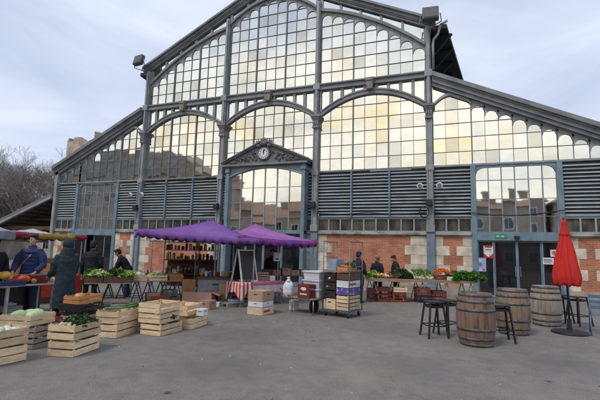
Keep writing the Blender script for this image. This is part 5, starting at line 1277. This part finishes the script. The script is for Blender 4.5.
v.f.append(tuple(range(na))); v.f.append(tuple(nz_*na+k for k in range(na-1,-1,-1))); v.build('canopy','red',t,smooth=True)
b = MB(); b.lathe([(.098,2.27),(.104,2.265),(.108,2.24),(.108,2.215),(.106,2.205)],24,close=False); b.build('tie_strap','red',t,smooth=True)
b = MB(); b.ell((0,0,2.6),(.03,.03,.04)); b.build('finial','red',t)
# ---- blue chair
M['bluechair'] = mat('blue_chair_paint',(.10,.19,.29),.4)
t = thing('metal_chair','slatted blue metal garden chair cut by the right edge','chair',(19.84,-7.45,0),R(-12))
b = MB()
for k in range(6): b.box(-.2,.2,-.2+k*.068,-.2+k*.068+.052,.44,.455)
b.build('seat','bluechair',t,bevel=.004)
for x in (-.21,.21):
    b = MB(); b.tube([(x,-.2,.45),(x*1.05,-.26,0)],.014,8); b.build('leg','bluechair',t,smooth=True)
    b = MB(); b.tube([(x*1.05,.26,0),(x,.2,.45),(x,.25,.86)],.014,8); b.build('leg','bluechair',t,smooth=True)
b = MB(); b.box(-.21,.21,.235,.252,.78,.86); b.box(-.21,.21,.225,.24,.66,.74); b.box(-.21,.21,.21,.225,.54,.62); b.build('backrest','bluechair',t,bevel=.004)
b = MB(); b.tube([(-.21,-.2,.45),(-.21,-.2,.66),(-.21,.22,.67)],.012,8); b.tube([(.21,-.2,.45),(.21,-.2,.66),(.21,.22,.67)],.012,8); b.build('armrest','bluechair',t,smooth=True)

# ------------------------------------------------------------------ people
def person(loc, face, label, H=1.75, coat='black_coat', trousers='dark_trousers', lean=0, lh=None, rh=None, le=None, re=None, hair='hair', hood=False, coat_len=.45, puff=1.0, head_turn=0, apron=None, bag=None, head_nod=0):
    """local frame: x to the figure's right, y forward; face = world heading in degrees of +y"""
    s = H/1.75; t = thing('person', label, 'person', loc, R(face-90))
    hip = Vector((0,0,.93)); ln = R(lean); up = Vector((0,sin(ln),cos(ln))); fw = Vector((0,cos(ln),-sin(ln)))
    waist = hip+up*.14; chest = hip+up*.36; neck = hip+up*.55; nd = R(lean*.5+head_nod); hup = Vector((0,sin(nd),cos(nd))); hc = neck+hup*.148+Vector((0,cos(nd),0))*.015
    shl = [neck+Vector((sd_*.172,0,0))-up*.065 for sd_ in (-1,1)]
    hands = [lh or (-.27,.12,.80), rh or (.27,.12,.80)]; elb = [le or (-.27,-.02,1.12), re or (.27,-.02,1.12)]
    hands = [Vector(h) for h in hands]; elb = [Vector(e_) for e_ in elb]
    elb = [Vector((e_.x*.88,e_.y,e_.z)) for e_ in elb]
    sc = lambda v: Vector(v)*s
    b = MB()
    T = lambda pts,r,n=12: b.tube([sc(p) for p in pts],[q*s for q in r],n)
    E_ = lambda c,r: b.ell(sc(c),tuple(q*s for q in r),16,12)
    # head: skull, jaw, nose, ears, lips; turned on the neck
    RM = Matrix.Rotation(R(head_turn),3,'Z'); hd = lambda x,y,z: hc+RM@(Vector((x,0,0))+Vector((0,cos(nd),-sin(nd)))*y)+hup*z
    E_(hd(0,-.01,.03),(.074,.09,.09)); E_(hd(0,.018,-.035),(.058,.068,.075)); E_(hd(0,.05,-.08),(.03,.03,.025))
    T([hd(0,.078,.02),hd(0,.105,-.018)],[.009,.015],8); E_(hd(0,.10,-.022),(.017,.014,.012)); E_(hd(0,.083,-.052),(.024,.012,.009))
    for sd_ in (-1,1): E_(hd(sd_*.075,-.005,-.005),(.012,.02,.032)); E_(hd(sd_*.035,.052,-.02),(.027,.02,.024))
    T([neck-up*.05,hc-hup*.06],[.056,.05]); T([hip,waist,chest,neck-up*.03],[.12,.12,.13,.06],16)
    for i,sd_ in enumerate((-1,1)):
        T([shl[i],elb[i],hands[i]],[.034,.034,.025],10)
        hdv = (hands[i]-elb[i]).normalized(); sdv = Vector((1,0,0))-hdv*hdv.x; sdv.normalize(); nv_ = hdv.cross(sdv)
        pc = hands[i]+hdv*.045; T([hands[i],pc,hands[i]+hdv*.085],[.024,.034,.03],10)
        for k in range(4):
            f0 = hands[i]+hdv*.085+sdv*(-.028+.0187*k); L_ = (.062,.075,.07,.055)[k]; f1 = f0+hdv*L_*.5+nv_*.008; f2_ = f1+hdv*L_*.45+nv_*.022; T([f0,f1,f2_],[.0095,.009,.0075],7)
        th = hands[i]+hdv*.03-sdv*.03*sd_; T([th,th-sdv*.03*sd_+hdv*.025,th-sdv*.035*sd_+hdv*.055+nv_*.01],[.013,.011,.009],7)
        hx = sd_*.09; kn = Vector((sd_*.11,.03,.49)); an = Vector((sd_*.12,-.02 if sd_ > 0 else .03,.07))
        T([Vector((hx,0,.92)),kn,an],[.085,.055,.035],12); T([an,an+Vector((0,.12,-.035))],[.04,.03],8); E_((hx,0,.92),(.085,.09,.085))
    b.build('body','skin',t,remesh=.0075)
    b = MB()
    for sd_ in (-1,1): E_(hd(sd_*.032,.074,.008),(.012,.007,.006))
    b.build('eyes','black',t,smooth=True)
    # hair or hood
    b = MB()
    if hood: E_(hd(0,-.03,.025),(.108,.112,.125)); T([hd(0,-.05,-.05),neck-up*.04],[.10,.14],14)
    else:
        E_(hd(0,-.026,.05),(.090,.100,.092)); E_(hd(0,-.05,.0),(.084,.075,.09)); E_(hd(0,.045,.092),(.068,.052,.036)); E_(hd(.066,.015,.05),(.022,.05,.05)); E_(hd(-.066,.015,.05),(.022,.05,.05))
        for k in range(10): a = rnd.uniform(0,6.3); E_(hd(.06*cos(a),-.03+.055*sin(a),.095+.01*sin(3*a)),(.03,.03,.022))
    b.build('hood' if hood else 'hair', coat if hood else hair, t, remesh=.009)
    # trousers
    b = MB()
    for sd_ in (-1,1):
        an = Vector((sd_*.12,-.02 if sd_ > 0 else .03,.07)); T([Vector((sd_*.085,0,.93)),Vector((sd_*.11,.03,.49)),an+Vector((0,-.01,.0))],[.105,.075,.062],14)
    T([hip-Vector((0,0,.03)),hip+up*.08],[.15,.14],16); b.build('trousers',trousers,t,remesh=.012)
    for sd_ in (-1,1):
        an = Vector((sd_*.12,-.02 if sd_ > 0 else .03,.0)); b = MB(); b.ell(sc(an+Vector((0,.05,.045))),(.05*s,.14*s,.05*s),14,8); b.box(*(q*s for q in (an.x-.045,an.x+.045,an.y-.08,an.y+.18,0,.03))); b.build('shoe','shoe',t,remesh=.01)
    # coat
    b = MB(); pf = puff
    bot = hip-Vector((0,0,coat_len)); w_ = .17*pf
    def body_ring(c, rx, ry): return (c, rx, ry)
    rings = [(bot,w_*1.12,w_*.95),(hip-Vector((0,0,coat_len*.4)),w_*1.1,w_*.92),(hip,w_*1.04,w_*.86),(waist+up*.02,w_*1.0,w_*.82),(chest,w_*1.12,w_*.88),(neck-up*.07,w_*1.08,w_*.72),(neck-up*.035,.115,.095),(neck-up*.01,.08,.08),(neck+up*.04,.072,.076)]
    n = 22; vs = []; fs = []
    for c,rx,ry in rings:
        for k in range(n): a = 2*pi*k/n; vs.append(sc(Vector(c)+Vector((rx*cos(a)*(1+.02*sin(5*a)),0,0))+fw*(ry*sin(a))))
    for i in range(len(rings)-1):
        for k in range(n): fs.append((i*n+k,i*n+(k+1)%n,(i+1)*n+(k+1)%n,(i+1)*n+k))
    fs += [tuple(range(n-1,-1,-1)),tuple((len(rings)-1)*n+k for k in range(n))]; b.add(vs,fs)
    for i in range(2):
        sd_ = (-1,1)[i]; wr = hands[i]+(elb[i]-hands[i]).normalized()*.03
        m1_ = (shl[i]+elb[i])/2+Vector((sd_*.01,0,.0)); T([shl[i]-Vector((sd_*.05,0,-.0)),m1_,elb[i],(elb[i]+wr)/2,wr],[.082*pf,.075*pf,.064*pf,.06*pf,.048*pf],14)
    if coat == 'navy_puffer':
        for k in range(8): q = k/7; c = hip+up*(-.1+.55*q); b.lathe([(.10,-.03),(w_*.98,-.026),(w_*1.04,0),(w_*.98,.026),(.10,.03)],24,tuple(sc(c)))
    ct = b.build('coat',coat,t,remesh=.012)
    tx = bpy.data.textures.get('folds') or bpy.data.textures.new('folds','CLOUDS'); tx.noise_scale = .11; tx.noise_depth = 2
    dm = ct.modifiers.new('folds','DISPLACE'); dm.texture = tx; dm.strength = .028; dm.mid_level = .5; dm.texture_coords = 'LOCAL'
    if apron: b = MB(); b.box(-.13*s,.13*s,(w_*.93)*s,(w_*.97)*s,.72*s,1.1*s); b.build('apron',apron,t,bevel=.01)
    if bag:
        b = MB(); b.tube([sc(neck+Vector((-.12,.0,.0))),sc(chest+fw*(w_*.98)+Vector((-.03,0,0))),sc(waist+Vector((.17,.1,.0)))],.013,6); b.build('strap',bag,t)
    return t
person((7.92,-12.02,0),-62,'man in a quilted blue jacket with a bag strap behind the pumpkin table',1.90,'navy_puffer','jeans',0,lh=(-.22,.28,.98),rh=(.2,.26,.98),le=(-.3,.05,1.12),re=(.3,.05,1.12),puff=1.04,coat_len=.12,bag='onion',head_turn=25)
person((9.25,-12.22,0),165,'hooded shopper in a long dark teal coat beside the pumpkin table',1.80,'teal_coat','dark_trousers',4,lh=(-.16,.36,1.0),rh=(.2,.32,1.0),le=(-.235,.10,1.10),re=(.235,.10,1.10),hood=True,coat_len=.55,puff=1.16 if False else 1.09,head_turn=10)
person((7.28,-12.42,0),-20,'dark navy clothed person cut by the left edge of the photo',1.80,'dark_navy','dark_trousers',0,puff=1.08,coat_len=.3)
person((6.85,-9.38,0),120,'tall person in a black coat by the dark left doorway',1.82,'black_coat','dark_trousers',0,puff=1.08,coat_len=.4)
person((6.72,-7.75,0),215,'man in a black jacket bending left over the lettuce boxes',1.70,'black_coat','jeans',34,lh=(-.12,.62,.86),rh=(.16,.60,.88),le=(-.24,.38,1.02),re=(.24,.38,1.04),coat_len=.1,head_nod=12)
person((13.72,-4.66,0),75,'man in a long dark navy coat seen from behind at the long table',1.72,'dark_navy','dark_trousers',3,lh=(-.2,.24,.95),rh=(.2,.24,.95),puff=1.12,coat_len=.35,head_nod=8)
person((14.10,-2.95,0),-95,'balding man in black behind the left end of the long table',1.60,'black_coat','dark_trousers',10,lh=(-.16,.36,.90),rh=(.16,.36,.90),le=(-.26,.12,1.02),re=(.26,.12,1.02),hair='greyhair',apron='denim_blue',coat_len=.1,head_nod=10,head_turn=-55)
person((14.78,-2.72,0),-150,'man in black with a blue apron behind the dark red crate',1.62,'black_coat','dark_trousers',8,lh=(-.16,.34,.92),rh=(.16,.34,.92),le=(-.26,.1,1.02),re=(.26,.1,1.02),apron='apron',coat_len=.1,head_nod=14,head_turn=20)
person((10.6,-4.9,0),-60,'stallholder in dark clothes in the shade of the pinkish canopy',1.72,'black_coat','dark_trousers',0,coat_len=.15)

# ------------------------------------------------------------------ more crates and the litter of a market morning
wood_crate((9.55,-11.0),95,.58,.42,.2,0,'crate on the ground behind the leek stack, under the lettuce table','woodg')
wood_crate((9.15,-11.3),100,.58,.42,.2,0,'crate on the ground between the hooded shopper and the leek stack')
wood_crate((10.15,-10.9),92,.58,.42,.2,0,'low crate of green leaf scraps behind the leek stack','wood')
leafmass('leaf_scraps','green leaf scraps in the low crate behind the leek stack','greens',(9.98,-10.62,.14),.16,.2,.1,160,.08,'darkgreens',0,77)
wood_crate((9.9,-9.9),85,.58,.42,.2,0,'lone crate on the ground before the blue trestles','woodg')
rr = random.Random(5); b = MB(); b2 = MB(); b3 = MB()
for i in range(420):
    if i < 300: x,y = rr.uniform(9,14.5), rr.gauss(-9.8,1.6)
    else: x,y = rr.uniform(9,20), rr.uniform(-14.5,-5)
    a = rr.uniform(0,6.3); q = rr.uniform(.006,.022); tgt = (b,b2,b3)[rr.randrange(3)]
    tgt.add([(x-q*cos(a),y-q*sin(a),.004),(x+q*.5*sin(a),y-q*.5*cos(a),.006+q*.3),(x+q*cos(a),y+q*sin(a),.004),(x-q*.5*sin(a),y+q*.5*cos(a),.008)],[(0,1,2,3)])
tag(b.build('leaf_litter','darkgreens'),'scraps of green leaves trodden on the asphalt','litter',None,'stuff')
tag(b2.build('straw_litter','woodg'),'splinters and straw scattered on the asphalt','litter',None,'stuff')
tag(b3.build('paper_litter','paper'),'small pale paper crumbs scattered on the asphalt','litter',None,'stuff')

for x_,y_,m_,lab in ((8.0,-9.7,'woodg','greyed crate under the lettuce table, nearest the bending man'),(8.7,-8.9,'redp','dark red crate under the left half of the blue trestle table'),(7.55,-10.3,'wood','pale crate pushed under the left end of the lettuce table')):
    (wood_crate if m_ != 'redp' else plastic_crate)((x_,y_),45,.5,.38,.26,0,lab,m_,'crates under the trestle tables')
carton((8.35,-8.7),51,.34,.3,.34,0,'plain cardboard box under the middle of the blue trestle table','card','crates under the trestle tables')
carton((10.45,-8.65),96,.42,.34,.24,0,'squat tan box on the ground in front of the open cardboard box','card',None)
